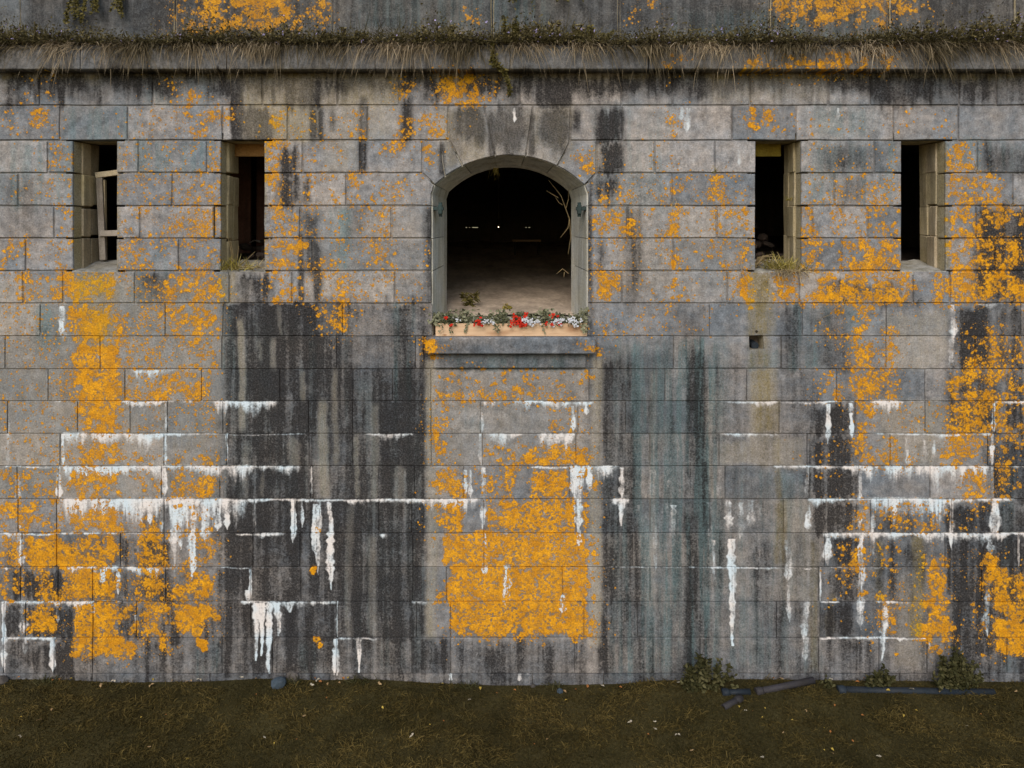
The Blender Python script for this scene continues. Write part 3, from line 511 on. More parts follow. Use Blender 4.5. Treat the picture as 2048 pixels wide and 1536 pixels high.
M_TIMBER_GREY = streaked('grey_timber', (.26, .22, .18), (.33, .29, .25), scale=(14, 14, 1), dark=(.12, .10, .08), gr=50, dk=.5)
M_COPPER = streaked('green_corroded_iron', (.035, .055, .053), (.03, .045, .042), scale=(20, 20, 5), dark=(.04, .03, .025), gr=90)
M_PIPE = streaked('slate_blue_plastic', (.016, .021, .029), (.02, .026, .033), scale=(6, 6, 6), dark=(.04, .04, .04), gr=60, rough=.5, dk=.4)
M_PIPE_BROWN = streaked('muddy_pipe', (.036, .032, .035), (.03, .027, .028), scale=(6, 6, 6), dark=(.035, .03, .025), gr=60, rough=.6)
M_ROCK_BLUE = streaked('blue_grey_rock', (.035, .05, .066), (.05, .065, .08), scale=(5, 5, 5), gr=40)
M_ROCK_GREY = streaked('pale_grey_rock', (.10, .085, .075), (.075, .065, .058), scale=(5, 5, 5), gr=40)
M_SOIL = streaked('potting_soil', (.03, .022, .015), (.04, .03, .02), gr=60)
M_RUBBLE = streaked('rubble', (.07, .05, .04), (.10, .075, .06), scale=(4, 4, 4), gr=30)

def pine():
    m, nt, b = node_mat('new_pine'); q = NT(nt); P = q.obco()
    g = q.noise(q.scale(P, (1.6, 30, 34)), 1, 4, .6, .6); n = q.noise(q.scale(P, (1.2, 4, 5)), 1.5, 2, .5)
    c = q.mix(q.ramp(g, [(.38, 0.0), (.7, 1.0)]), (.60, .41, .26), (.50, .32, .19))
    c = q.mix(q.ramp(n, [(.54, 0.0), (.70, 1.0)]), c, (.36, .20, .11))
    vo = nt.nodes.new('ShaderNodeTexVoronoi'); q.put(vo.inputs['Vector'], q.scale(P, (2.2, 4, 5.5))); vo.inputs['Scale'].default_value = 1.35
    c = q.mix(q.ramp(vo.outputs['Distance'], [(.05, .85), (.12, 0.0)]), c, (.26, .115, .05))
    q.put(b.inputs['Base Color'], c); b.inputs['Roughness'].default_value = .65; return m
M_PINE = pine()
def growth(name, stops, rough=.75, sub=0.0):
    m, nt, b = node_mat(name); q = NT(nt)
    c = q.ramp(q.attr('tone'), stops); c = q.mix(1, c, q.math('MULTIPLY_ADD', q.noise(q.pos(), 2.2, 3, .6), 1.1, .45), 'MULTIPLY')
    q.put(b.inputs['Base Color'], c); b.inputs['Roughness'].default_value = rough
    tr = nt.nodes.new('ShaderNodeBsdfTranslucent'); q.put(tr.inputs[0], c); ms = nt.nodes.new('ShaderNodeMixShader'); ms.inputs[0].default_value = .25
    nt.links.new(b.outputs[0], ms.inputs[1]); nt.links.new(tr.outputs[0], ms.inputs[2]); nt.links.new(ms.outputs[0], nt.nodes['Material Output'].inputs[0])
    return m
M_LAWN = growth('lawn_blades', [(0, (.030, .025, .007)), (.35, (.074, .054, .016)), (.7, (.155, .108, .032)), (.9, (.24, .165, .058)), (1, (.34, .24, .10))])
M_STRAW = growth('ledge_straw', [(0, (.045, .036, .015)), (.3, (.13, .10, .055)), (.65, (.28, .215, .135)), (1, (.46, .36, .24))])
M_HERB = growth('ledge_herbs', [(0, (.032, .026, .011)), (.45, (.11, .088, .036)), (.75, (.21, .165, .07)), (.93, (.26, .21, .09)), (.97, (.34, .28, .45)), (1, (.42, .36, .60))])
M_WEED = growth('weed_leaves', [(0, (.03, .03, .01)), (.6, (.062, .057, .022)), (1, (.125, .11, .05))])
M_TUFT = growth('golden_tuft', [(0, (.14, .12, .02)), (.5, (.32, .26, .05)), (1, (.50, .40, .17))])
M_DRY = growth('dry_straw', [(0, (.22, .16, .08)), (1, (.50, .40, .23))])
M_POTLEAF = growth('potted_leaves', [(0, (.05, .055, .025)), (.5, (.15, .15, .085)), (1, (.30, .29, .19))])
M_VINE = growth('yellow_green_vine', [(0, (.06, .052, .014)), (1, (.19, .155, .05))])
M_RED = growth('red_petals', [(0, (.45, .015, .008)), (1, (.68, .045, .02))])
M_WHITE = growth('white_petals', [(0, (.52, .52, .56)), (1, (.70, .70, .72))])
M_LEAF = [growth('fallen_leaf_' + n, [(0, a), (1, b)]) for n, a, b in (('tan', (.30, .18, .08), (.42, .28, .14)), ('yellow', (.40, .27, .04), (.52, .36, .08)), ('orange', (.36, .14, .04), (.45, .20, .07)), ('pale', (.42, .36, .26), (.55, .47, .36)))]

# ---------------------------------------------------------------- ground
def gz(x, y):
    u = x * U + 1024
    pts = [(-400, 1354), (0, 1353), (110, 1354), (240, 1365), (420, 1360), (520, 1350), (640, 1357), (740, 1352), (860, 1366), (1000, 1376), (1120, 1374), (1230, 1370), (1330, 1357), (1480, 1352), (1650, 1356), (1760, 1358), (1960, 1362), (2100, 1364), (2500, 1356)]
    h = np.interp(u, [p[0] for p in pts], [(1365 - p[1]) / U for p in pts])
    f = np.clip(1 + y / 1.1, 0, 1); f = f * f * (3 - 2 * f)
    return h * .55 * f - .02 * (1 - f) + .018 * np.sin(x * 1.7 + y * 2.1) * (1 - f) + .012 * np.sin(x * 4.1 - y * 3) * (1 - f)
def ground():
    m, nt, b = node_mat('turf_soil'); q = NT(nt); P = q.pos()
    n = q.noise(P, 1.6, 4, .6); g = q.noise(P, 30, 4, .7)
    c = q.mix(q.ramp(n, [(.35, 0.0), (.65, 1.0)]), (.030, .024, .009), (.06, .048, .019)); c = q.mix(1, c, q.math('MULTIPLY_ADD', g, 1.4, .3), 'MULTIPLY')
    q.put(b.inputs['Base Color'], c); b.inputs['Roughness'].default_value = 1; b.inputs['Specular IOR Level'].default_value = .05
    q.put(b.inputs['Normal'], q.bump(g, .8, .03))
    xs = np.concatenate([[-900, -200, -60, -25], np.arange(-14, 14.01, .2), [25, 60, 200, 900]]); ys = np.concatenate([[-900, -200, -60, -20, -10, -6], np.arange(-4, .31, .15), [.8, 30, 200, 900]])
    X, Y = np.meshgrid(xs, ys); Zz = gz(X, np.minimum(Y, 0)); Zz[np.abs(X) > 20] = -.02; Zz[Y < -5] = -.02
    V = np.stack([X, Y, Zz], -1).reshape(-1, 3); nx = len(xs); i = np.arange(len(ys) - 1)[:, None] * nx + np.arange(nx - 1)[None]
    F = np.stack([i, i + 1, i + nx + 1, i + nx], -1).reshape(-1)
    o = link('ground', raw_mesh('ground', V, F, np.full(len(F) // 4, 4), m, smooth=True)); tag(o, kind='structure')
ground()

# ---------------------------------------------------------------- the fort wall
fort = empty('fort_wall', (0, 0, 0), 'tall fort wall of grey granite blocks streaked with orange lichen, soot and white lime', 'wall')
LOOPS = [(147, 232), (443, 527), (1512, 1601), (1804, 1890)]       # loophole sides, v 281-542
def inset(poly, d):
    n = len(poly); out = []
    for i in range(n):
        p0, p1, p2 = Vector(poly[i - 1]), Vector(poly[i]), Vector(poly[(i + 1) % n])
        e1, e2 = (p1 - p0).normalized(), (p2 - p1).normalized()
        n1, n2 = Vector((e1.y, -e1.x)), Vector((e2.y, -e2.x))
        m = n1 + n2; L = m.length
        m = m / L if L > 1e-4 else n1
        out.append(p1 + m * (d / max(.45, m.dot(n1))))
    return out
def stone(poly, name='stone_block', mat=None, gap=3.4, bev=.008, depth=.2, y=0.0, parent=None, per=.2, rough=.0032, proud=.004):
    """a dressed block: front outline in wall units (clockwise as seen, v down), slightly worn arrises, own relief"""
    P = [(WX(a), WZ(b)) for a, b in poly]
    ar = sum(P[i - 1][0] * P[i][1] - P[i][0] * P[i - 1][1] for i in range(len(P)))
    if ar > 0: P = P[::-1]
    P = inset(P, gap / U / 2)
    pts = []
    for i, p in enumerate(P):
        q = P[(i + 1) % len(P)]; n = max(1, min(5, int((q - p).length / per)))
        for k in range(n):
            r = p.lerp(q, k / n); j = rough if k else rough * .8
            pts.append(r + Vector((random.uniform(-j, j), random.uniform(-j, j))))
    cx = sum(p.x for p in pts) / len(pts); cz = sum(p.y for p in pts) / len(pts)
    fr = inset(pts, bev); dy = random.uniform(-proud, proud * .5); tx, tz = random.uniform(-.003, .003), random.uniform(-.003, .003)
    bm = bmesh.new()
    A = [bm.verts.new((p.x - cx, dy + (p.x - cx) * tx + (p.y - cz) * tz, p.y - cz)) for p in fr]
    B = [bm.verts.new((p.x - cx, dy + bev * random.uniform(.8, 1.5), p.y - cz)) for p in pts]
    C = [bm.verts.new((p.x - cx, depth, p.y - cz)) for p in pts]
    n = len(pts); bm.faces.new(A)
    for i in range(n):
        j = (i + 1) % n
        bm.faces.new((A[j], A[i], B[i], B[j])); bm.faces.new((B[j], B[i], C[i], C[j]))
    bmesh.ops.recalc_face_normals(bm, faces=bm.faces)
    if bm.faces[0].normal.y > 0: bmesh.ops.reverse_faces(bm, faces=bm.faces)
    me = bm_mesh(name, bm, mat or M_STONE)
    return link(name, me, parent or fort, (cx, y, cz))

E0, E1 = -8, 2056
JOINTS = [
 [79, 305, 525, 675, 798, 1040, 1243, 1345, 1500, 1657, 1741, 1919, 1994],
 [120, 255, 445, 576, 735, ('gap', 896, 1141), 1245, 1464, 1592, 1787, 1917],
 [95, ('gap', 147, 232), 277, 414, ('gap', 443, 527), 605, 720, ('gap', 845, 1193), 1310, 1430, ('gap', 1512, 1601), 1749, ('gap', 1804, 1890), 1955],
 [36, ('gap', 147, 232), 345, ('gap', 443, 527), 692, ('gap', 862, 1175), 1344, ('gap', 1512, 1601), 1669, ('gap', 1804, 1890), 2026],
 [108, ('gap', 147, 232), 280, 428, ('gap', 443, 527), 600, 783, ('gap', 863, 1175), 1255, 1434, ('gap', 1512, 1601), 1625, 1735, ('gap', 1804, 1890), 1952],
 [51, ('gap', 147, 232), 358, ('gap', 443, 527), 625, ('gap', 864, 1175), 1346, ('gap', 1512, 1601), 1683, ('gap', 1804, 1890), 1990],
 [46, 126, 270, 459, 584, 790, ('gap', 864, 1175), 1244, 1454, 1599, 1826, 1900],
 [80, 330, 446, 685, ('gap', 865, 1175), 1419, 1605, 1772, 2042],
 [10, 200, 444, 673, 831, ('gap', 848, 1193), 1347, ('gap', 1400, 1563), 1772, 1950],
 [96, 250, 403, 560, 706, 785, 862, 1178, 1330, 1493, 1673, 1850],
 [15, 155, 260, 335, 446, 617, 705, 862, 961, 1156, 1251, 1400, 1558, 1710, 1850, 1987],
 [120, 328, 453, 618, 705, 863, 965, 1152, 1300, 1438, 1614, 1780, 1975],
 [34, 116, 323, 440, 622, 829, 927, 1139, 1241, 1450, 1614, 1717, 1860, 1990],
 [36, 113, 328, 509, 590, 758, 824, 968, 1152, 1300, 1420, 1567, 1741, 1903],
 [44, 113, 241, 328, 506, 600, 826, 968, 1265, 1440, 1649, 1744, 1890, 2037],
 [41, 116, 185, 331, 501, 602, 826, 893, 1125, 1300, 1470, 1637, 1721, 1963],
 [8, 51, 186, 273, 502, 673, 833, 901, 1168, 1275, 1553, 1640, 1762, 1970],
 [7, 108, 185, 444, 545, 673, 824, 901, 1149, 1306, 1400, 1637, 1758, 1854, 2014],
 [184, 420, 660, 901, 1065, 1207, 1400, 1640, 1800, 1940]]
outside = []
for ci, js in enumerate(JOINTS):
    v0, v1 = COURSES[ci], COURSES[ci + 1]
    if ci == 0: v0 = 143
    u = E0
    for j in js + [E1]:
        a = j[1] if isinstance(j, tuple) else j
        if a - u > 3:
            poly = [(u, v0), (a, v0), (a, v1), (u, v1)]
            if ci == 3 and a == 862: poly = [(u, v0), (845, v0), (869, 371), (863, 388), (863, v1), (u, v1)]
            if ci == 3 and u == 1175: poly = [(1193, v0), (a, v0), (a, v1), (1175, v1), (1175, 388), (1169, 371)]
            stone(poly, gap=3.2 if ci < 7 else 1.7, rough=.0048 if ci < 8 else .003, bev=.008 if ci < 7 else .0045, proud=.004 if ci < 7 else .002)
        u = j[2] if isinstance(j, tuple) else j
# block with the square drain opening, and the apron block under the sill
stone([(1400, 672), (1500, 672), (1501, 698), (1526, 697), (1525, 672), (1563, 672), (1563, 738), (1400, 738)], rough=.001)
stone([(848, 709), (1193, 709), (1193, 738), (848, 738)], y=.004)
# voussoirs
def arc(x):                                                       # v of the front edge of the arch
    R = 217.6; return 370 - (math.sqrt(max(0, R * R - (x - 1019.5) ** 2)) - (R - 59))
def arcpts(a, b, n=4): return [(a + (b - a) * k / n, arc(a + (b - a) * k / n)) for k in range(n + 1)]
for poly in [
 [(845, 281), (881, 281), (884, 318), (890, arc(890))] + arcpts(890, 870, 2)[1:] + [(845, 346)],
 [(881, 281), (899, 281), (911, 304), (925, arc(925))] + arcpts(925, 890, 2)[1:] + [(884, 318)],
 [(896, 211), (968, 211), (976, 245), (985, 290), (990, arc(990))] + arcpts(990, 925, 4)[1:] + [(911, 304), (899, 281), (898, 255)],
 [(968, 211), (1066, 211), (1060, 260), (1051, arc(1051))] + arcpts(1051, 990, 4)[1:] + [(985, 290), (976, 245)],
 [(1066, 211), (1141, 211), (1139, 285), (1126, 312), (1114, arc(1114))] + arcpts(1114, 1051, 4)[1:] + [(1060, 260)],
 [(1141, 281), (1193, 281), (1193, 346), (1169, 371)] + arcpts(1168, 1114, 4)[1:] + [(1126, 312), (1139, 285)]]:
    stone(poly, 'arch_stone', gap=2.2, per=.5, bev=.010, rough=.002)
# masonry beyond the sides of the view, joined
def beyond():
    bm = bmesh.new(); rg = random.Random(3)
    for ci in range(len(JOINTS)):
        v0, v1 = (143 if ci == 0 else COURSES[ci]), COURSES[ci + 1]
        for s in (-1, 1):
            e = E0 if s < 0 else E1; far = e + s * 620
            while (far - e) * s > 10:
                n = e + s * rg.uniform(110, 230); a, b = sorted((e, n)); d = rg.uniform(-.004, .002)
                add_box(bm, WX(a) + .012, WX(b) - .012, d, .2, WZ(v1) + .012, WZ(v0) - .012, .008); e = n
    o = link('stone_block', bm_mesh('stone_block', bm, M_STONE), fort); tag(o, kind='stuff')
beyond()
def holed(bm, x0, x1, z0, z1, y0, y1, holes):
    xs = sorted({x0, x1} | {h[0] for h in holes} | {h[1] for h in holes}); zs = sorted({z0, z1} | {h[2] for h in holes} | {h[3] for h in holes})
    def full(i, j):
        if i < 0 or j < 0 or i >= len(xs) - 1 or j >= len(zs) - 1: return False
        cx, cz = (xs[i] + xs[i + 1]) / 2, (zs[j] + zs[j + 1]) / 2
        return not any(h[0] < cx < h[1] and h[2] < cz < h[3] for h in holes)
    def quad(*p): bm.faces.new([bm.verts.new(q) for q in p])
    for i in range(len(xs) - 1):
        for j in range(len(zs) - 1):
            if not full(i, j): continue
            a, b, c, d = xs[i], xs[i + 1], zs[j], zs[j + 1]
            quad((a, y0, c), (b, y0, c), (b, y0, d), (a, y0, d)); quad((a, y1, c), (a, y1, d), (b, y1, d), (b, y1, c))
            if not full(i - 1, j): quad((a, y0, c), (a, y0, d), (a, y1, d), (a, y1, c))
            if not full(i + 1, j): quad((b, y0, c), (b, y1, c), (b, y1, d), (b, y0, d))
            if not full(i, j - 1): quad((a, y0, c), (a, y1, c), (b, y1, c), (b, y0, c))
            if not full(i, j + 1): quad((a, y0, d), (b, y0, d), (b, y1, d), (a, y1, d))
    bmesh.ops.remove_doubles(bm, verts=bm.verts, dist=1e-5)
bm = bmesh.new()
LH = [(WX(a) - .11, WX(b) + .11, WZ(542) - .05, WZ(281) + .10) for a, b in LOOPS]
holed(bm, WX(-640), WX(2690), -.6, WZ(140), .018, .6, LH + [(WX(861), WX(1177), WZ(676), WZ(309) + .03), (WX(1499), WX(1527), WZ(698), WZ(671))])
link('mortar_core', bm_mesh('mortar_core', bm, M_MORTAR), fort)
# loophole jambs, heads and sills
cut = [281, 346, 412, 477, 541]
for li, (a, b) in enumerate(LOOPS):
    for s, e in ((1, WX(a)), (-1, WX(b))):
        for k in range(4):
            t0, t1 = cut[k] + (random.uniform(-7, 7) if k else 0), cut[k + 1] + (random.uniform(-3, 3) if k < 3 else 0)
            p = e + s * random.uniform(.004, .022)
            x0, x1 = sorted((e - s * .11, p)); m = M_JAMB_BROWN if li in (0, 3) and k != 1 else M_JAMB
            box_obj('jamb_stone', x0, x1, .205, .42 + random.uniform(-.06, .06), WZ(t1) + .006, WZ(t0) - .004, m, fort, .012, .006)
            p = e + s * random.uniform(-.004, .012); x0, x1 = sorted((e - s * .11, p))
            box_obj('jamb_stone', x0, x1, .425, .62, WZ(t1 + random.uniform(-4, 4)) + .006, WZ(t0) - .004, M_JAMB if li % 2 else m, fort, .008, .006)
    box_obj('lintel_stone', WX(a) - .1, WX(b) + .1, .21, .62, WZ(281) + .004, WZ(281) + .1, M_JAMB, fort, .004)
    bm = bmesh.new(); rg = random.Random(li)                        # sloping sill, rising inwards
    nx, ny = 7, 7; g = []
    for j in range(ny):
        for i in range(nx):
            t = j / (ny - 1); x = WX(a) - .02 + (WX(b) - WX(a) + .04) * i / (nx - 1)
            g.append(bm.verts.new((x, .006 + .62 * t, WZ(541.5) + .11 * t ** 1.3 + (rg.uniform(-.012, .014) if j else 0))))
    for j in range(ny - 1):
        for i in range(nx - 1): bm.faces.new((g[j * nx + i], g[j * nx + i + 1], g[j * nx + nx + i + 1], g[j * nx + nx + i]))
    ext = bmesh.ops.extrude_face_region(bm, geom=bm.faces[:]); bmesh.ops.translate(bm, vec=(0, 0, -.06), verts=[v for v in ext['geom'] if isinstance(v, bmesh.types.BMVert)])
    bmesh.ops.recalc_face_normals(bm, faces=bm.faces)
    link('loophole_sill', bm_mesh('loophole_sill', bm, M_SILLTOP), fort)

# window embrasure: splayed reveal of dressed stones, inner rebate, sill
def front_outline():
    return [(865, 672), (865, 607), (865, 542), (865, 477), (865, 412), (864, 388), (870, 370)] + arcpts(870, 1168, 20)[1:] + [(1174, 388), (1174, 412), (1174, 477), (1174, 542), (1174, 607), (1174, 672)]
RD = .72
def back_of(p):
    u, v = p; c = 1019.5
    uu = 1018 + (u - c) * .845; vv = 446 + (v - 446) * (.86 if v < 400 else .88)
    return deep(uu, vv, RD)
FO = front_outline(); FB = [back_of(p) for p in FO]; FF = [Vector((WX(u), .05, WZ(v))) for u, v in FO]
def shell(idx, name, A, B, mat, th=.10, gap=.004):
    """a piece of the reveal between outlines A (outer) and B (inner), thickened outwards"""
    bm = bmesh.new(); cen = Vector((0, 0, WZ(470))); rows = []
    for n, i in enumerate(idx):
        a, b = A[i].copy(), B[i].copy()
        if n in (0, len(idx) - 1):
            d = (A[idx[1]] - A[idx[0]]).normalized() if n == 0 else (A[idx[-2]] - A[idx[-1]]).normalized(); a += d * gap; b += d * gap
        oa = a + ((a - cen) * Vector((1, 0, 1))).normalized() * th; ob = b + ((b - cen) * Vector((1, 0, 1))).normalized() * th
        rows.append([bm.verts.new(p) for p in (a, a.lerp(b, .5) + Vector((random.uniform(-.004, .004), 0, 0)), b, ob, oa)])
    for r, s in zip(rows, rows[1:]):
        for k in range(5): bm.faces.new((r[k], r[(k + 1) % 5], s[(k + 1) % 5], s[k]))
    bm.faces.new(rows[0][::-1]); bm.faces.new(rows[-1]); bmesh.ops.recalc_face_normals(bm, faces=bm.faces)
    return link(name, bm_mesh(name, bm, mat), fort)
for idx in ([0, 1, 2], [2, 3], [3, 4], [4, 5, 6], [6, 7, 8, 9, 10], [10, 11, 12, 13, 14], [14, 15, 16, 17, 18], [18, 19, 20, 21, 22], [22, 23, 24, 25, 26], [26, 27, 28], [28, 29], [29, 30], [30, 31, 32]):
    shell([i for i in idx if i < len(FO)], 'reveal_stone', FF, FB, M_REVEAL, .34 if 6 <= idx[0] < 26 else .10)
cB = Vector((FB[16].x, RD, WZ(500)))
RB0 = [p + Vector((0, .002, 0)) for p in FB]; RB1 = [Vector((p.x + (cB.x - p.x) * .035, RD + .14, p.z + (cB.z - p.z) * .02)) for p in FB]
for idx in (list(range(0, 7)), list(range(6, 27)), list(range(26, len(FO)))):
    shell(idx, 'inner_frame', RB0, RB1, M_REVEAL, .3, 0)
box_obj('inner_step', WX(868), WX(1171), .34, .9, WZ(680), deep(1018, 629, .9).z, M_REVEAL, fort, .01)
o = box_obj('window_sill', deep(850, 0, -.16).x, deep(1191, 0, -.16).x, -.16, .36, CAM_Z - 262.5 / U * .984, CAM_Z - 229 / U * .984, M_STONE, fort, .014, .002)
box_obj('window_apron', WX(868), WX(1171), -.05, .05, WZ(735), WZ(708), M_STONE, fort, .01, .002)
for s, (u, v) in ((1, (866, 417)), (-1, (1173, 417))):               # corroded hinge irons let into the reveal
    p = Vector((WX(u), .06, WZ(v))); bm = bmesh.new()
    add_box(bm, *sorted((0 - s * .05, s * .13)), 0, .09, -.025, .025, .006); add_box(bm, *sorted((s * .06, s * .115)), -.012, .1, -.075, .055, .008)
    add_tube(bm, [(s * .088, .045, -.11), (s * .088, .045, .085)], .024, 8)
    link('hinge_iron', bm_mesh('hinge_iron', bm, M_COPPER), fort, p)
# drain: stub of pipe in the square hole, dark disc painting the shade of a bolt hole above it
bm = bmesh.new(); holed(bm, WX(1498), WX(1528), WZ(700), WZ(670), .22, .26, []); link('drain_back', bm_mesh('drain_back', bm, M_INSIDE), fort)
bm = bmesh.new(); add_tube(bm, [(0, .0, 0), (0, .2, .01)], [.05, .05], 12); add_tube(bm, [(0, -.004, 0), (0, .02, 0)], [.035, .034], 12)
link('drain_pipe', bm_mesh('drain_pipe', bm, M_PIPE), fort, (WX(1512), .035, WZ(699) + .045))
bm = bmesh.new(); add_tube(bm, [(0, -.006, 0), (0, .01, 0)], .018, 10); link('hole_shade_disc', bm_mesh('hole_shade_disc', bm, M_SOIL), fort, (WX(1513), .0, WZ(663)))

# cornice
CF = -.20
def cornice():
    js = [-420, -180, 160, 453, 750, 1020, 1297, 1633, 1880, 2240, 2560]; zb, zt = WZ(146), WZ(94)
    for a, b in zip(js, js[1:]):
        x0, x1 = deep(a, 0, CF).x + .006, deep(b, 0, CF).x - .006; d = random.uniform(-.008, .006)
        prof = [(CF + d + .03, zb), (CF + d, zb + .018), (CF + d + .003, zb + .22), (CF + d + .03, zt - .02), (CF + .07, zt), (.55, zt), (.55, zb)]
        bm = bmesh.new(); c = (x0 + x1) / 2
        A = [bm.verts.new((x0 - c, y, z - zb)) for y, z in prof]; B = [bm.verts.new((x1 - c, y, z - zb)) for y, z in prof]
        bm.faces.new(A); bm.faces.new(B[::-1])
        for i in range(len(prof)): j = (i + 1) % len(prof); bm.faces.new((A[j], A[i], B[i], B[j]))
        bmesh.ops.recalc_face_normals(bm, faces=bm.faces)
        link('cornice_stone', bm_mesh('cornice_stone', bm, M_CORNICE), fort, (c, 0, zb))
cornice()
# set-back wall above the ledge
parapet = empty('parapet_wall', (0, .7, WZ(97)), 'dark grey set-back wall above the grassy ledge with orange lichen patches', 'wall')
def upper():
    y = .5; js = [-560, -300, 41, 350, 665, 985, 1238, 1539, 1778, 2028, 2340, 2620]; z0, z1 = WZ(100), WZ(-175)
    for a, b in zip(js, js[1:]):
        x0, x1 = deep(a, 0, y).x, deep(b, 0, y).x
        for k, (za, zb_) in enumerate(((z0, z0 + 1.05), (z0 + 1.05, z1))):
            o = stone([(x0 * U + 1024, 1365 - zb_ * U), (x1 * U + 1024, 1365 - zb_ * U), (x1 * U + 1024, 1365 - za * U), (x0 * U + 1024, 1365 - za * U)], mat=M_UPPER, y=y, gap=3.4, bev=.012, parent=parapet)
            o.location.y -= .7; o.location.z -= WZ(97)
    o = box_obj('mortar_core', deep(-560, 0, y).x, deep(2620, 0, y).x, y + .02, y + .8, z0 - .1, z1 - .01, M_MORTAR, parapet); o.location -= Vector((0, .7, WZ(97)))
upper()

# rooms behind the openings
FZ = WZ(641)
def room(x0, x1, yb, zf, zc, holes, floor_mat):
    bm = bmesh.new()
    add_box(bm, x0 - .3, x0, .6, yb, zf - .4, zc + .2); add_box(bm, x1, x1 + .3, .6, yb, zf - .4, zc + .2)
    holed(bm, x0 - .3, x1 + .3, zf - .4, zc + .2, yb, yb + .4, holes)
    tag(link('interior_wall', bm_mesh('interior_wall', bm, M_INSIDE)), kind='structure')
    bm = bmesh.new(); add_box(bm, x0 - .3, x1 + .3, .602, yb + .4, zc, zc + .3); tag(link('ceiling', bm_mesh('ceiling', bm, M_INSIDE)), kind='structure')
    xs = np.linspace(x0 - .05, x1 + .05, 40); ys = np.linspace(.62, yb + .05, 50); X, Y = np.meshgrid(xs, ys)
    Z = zf + .075 * (Y - .6) + .02 * np.sin(X * 3 + Y) * np.sin(Y * 2.3 - X) + RNG.normal(size=X.shape) * .008  # rise added to the floor inwards so it catches more daylight
    i = np.arange(49)[:, None] * 40 + np.arange(39)[None]; F = np.stack([i, i + 1, i + 41, i + 40], -1).reshape(-1)
    tag(link('floor', raw_mesh('floor', np.stack([X, Y, Z], -1).reshape(-1, 3), F, np.full(len(F) // 4, 4), floor_mat, smooth=True)), kind='structure')
yb = 11.0
def hole(u0, u1, v0, v1): a, b = deep(u0, v1, yb), deep(u1, v0, yb); return (a.x, b.x, a.z, b.z)
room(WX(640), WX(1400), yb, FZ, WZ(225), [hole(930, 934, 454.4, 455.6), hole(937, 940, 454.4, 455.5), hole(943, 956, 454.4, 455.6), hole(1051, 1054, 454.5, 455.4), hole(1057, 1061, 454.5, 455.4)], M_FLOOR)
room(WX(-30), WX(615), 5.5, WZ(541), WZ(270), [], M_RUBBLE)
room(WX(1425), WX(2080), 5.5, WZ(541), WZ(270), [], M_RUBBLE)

# ---------------------------------------------------------------- what stands in the loopholes
def bar(name, p0, p1, w, d, mat, parent):
    """a squared timber from p0 to p1"""
    p0, p1 = Vector(p0), Vector(p1); c = (p0 + p1) / 2; v = p1 - p0; L = v.length; bm = bmesh.new()
    add_box(bm, -L / 2, L / 2, -d / 2, d / 2, -w / 2, w / 2, .004, .002)
    o = link(name, bm_mesh(name, bm, mat), parent, c); o.rotation_euler = v.to_track_quat('X', 'Z').to_euler(); return o
fr = empty('window_frame', deep(204, 522, .5), 'weathered broken timber window frame with a slanting top bar in the leftmost loophole', 'window frame')
def rel(o, root): o.parent = root; o.location = Vector(o.location) - Vector(root.location); return o
rel(bar('frame_post', deep(200, 352, .5), deep(207, 520, .5), .085, .06, M_TIMBER_GREY, None), fr)
rel(bar('frame_post', deep(209, 360, .53), deep(211, 520, .53), .03, .05, M_TIMBER, None), fr)
rel(bar('frame_bar', deep(192, 351, .49), deep(238, 345, .49), .075, .06, M_TIMBER, None), fr)
rel(bar('frame_bar', deep(200, 467, .47), deep(238, 466, .47), .08, .06, M_TIMBER_GREY, None), fr)
b1 = box_obj('lintel_board', deep(462, 0, .5).x, deep(534, 0, .5).x, .48, .53, deep(0, 313, .5).z, WZ(277), M_BOARD_OCHRE, None, .006)
tag(b1, 'ochre brown board closing the top of the loophole left of the window', 'board')
b2 = box_obj('lintel_board', deep(1504, 0, .5).x, deep(1561, 0, .5).x, .48, .53, deep(0, 313, .5).z, WZ(277), M_BOARD_OLIVE, None, .006)
tag(b2, 'olive yellow board closing the top of the loophole right of the window', 'board')
pt = empty('timber_partition', (WX(485), 2.4, WZ(541)), 'dark red-brown plank partition standing inside the loophole left of the window', 'partition')
for k in range(9):
    x = -1.9 + k * .42; h = random.uniform(2.0, 2.1)
    box_obj('plank', x, x + random.uniform(.30, .39), random.uniform(-.02, .02), .05, 0, h, M_DOORBROWN, pt, .006)
lv = empty('slatted_blind', (WX(1822), .95, WZ(541)), 'black blind of thin slanting slats inside the rightmost loophole', 'blind')
box_obj('blind_panel', -.45, .35, .1, .13, 0, 1.9, M_SOIL, lv)
for k in range(34):
    s = bar('slat', (-.40, 0, .18 + k * .052), (.30, 0, .02 + k * .052), .012, .012, M_MORTAR, None); s.parent = lv
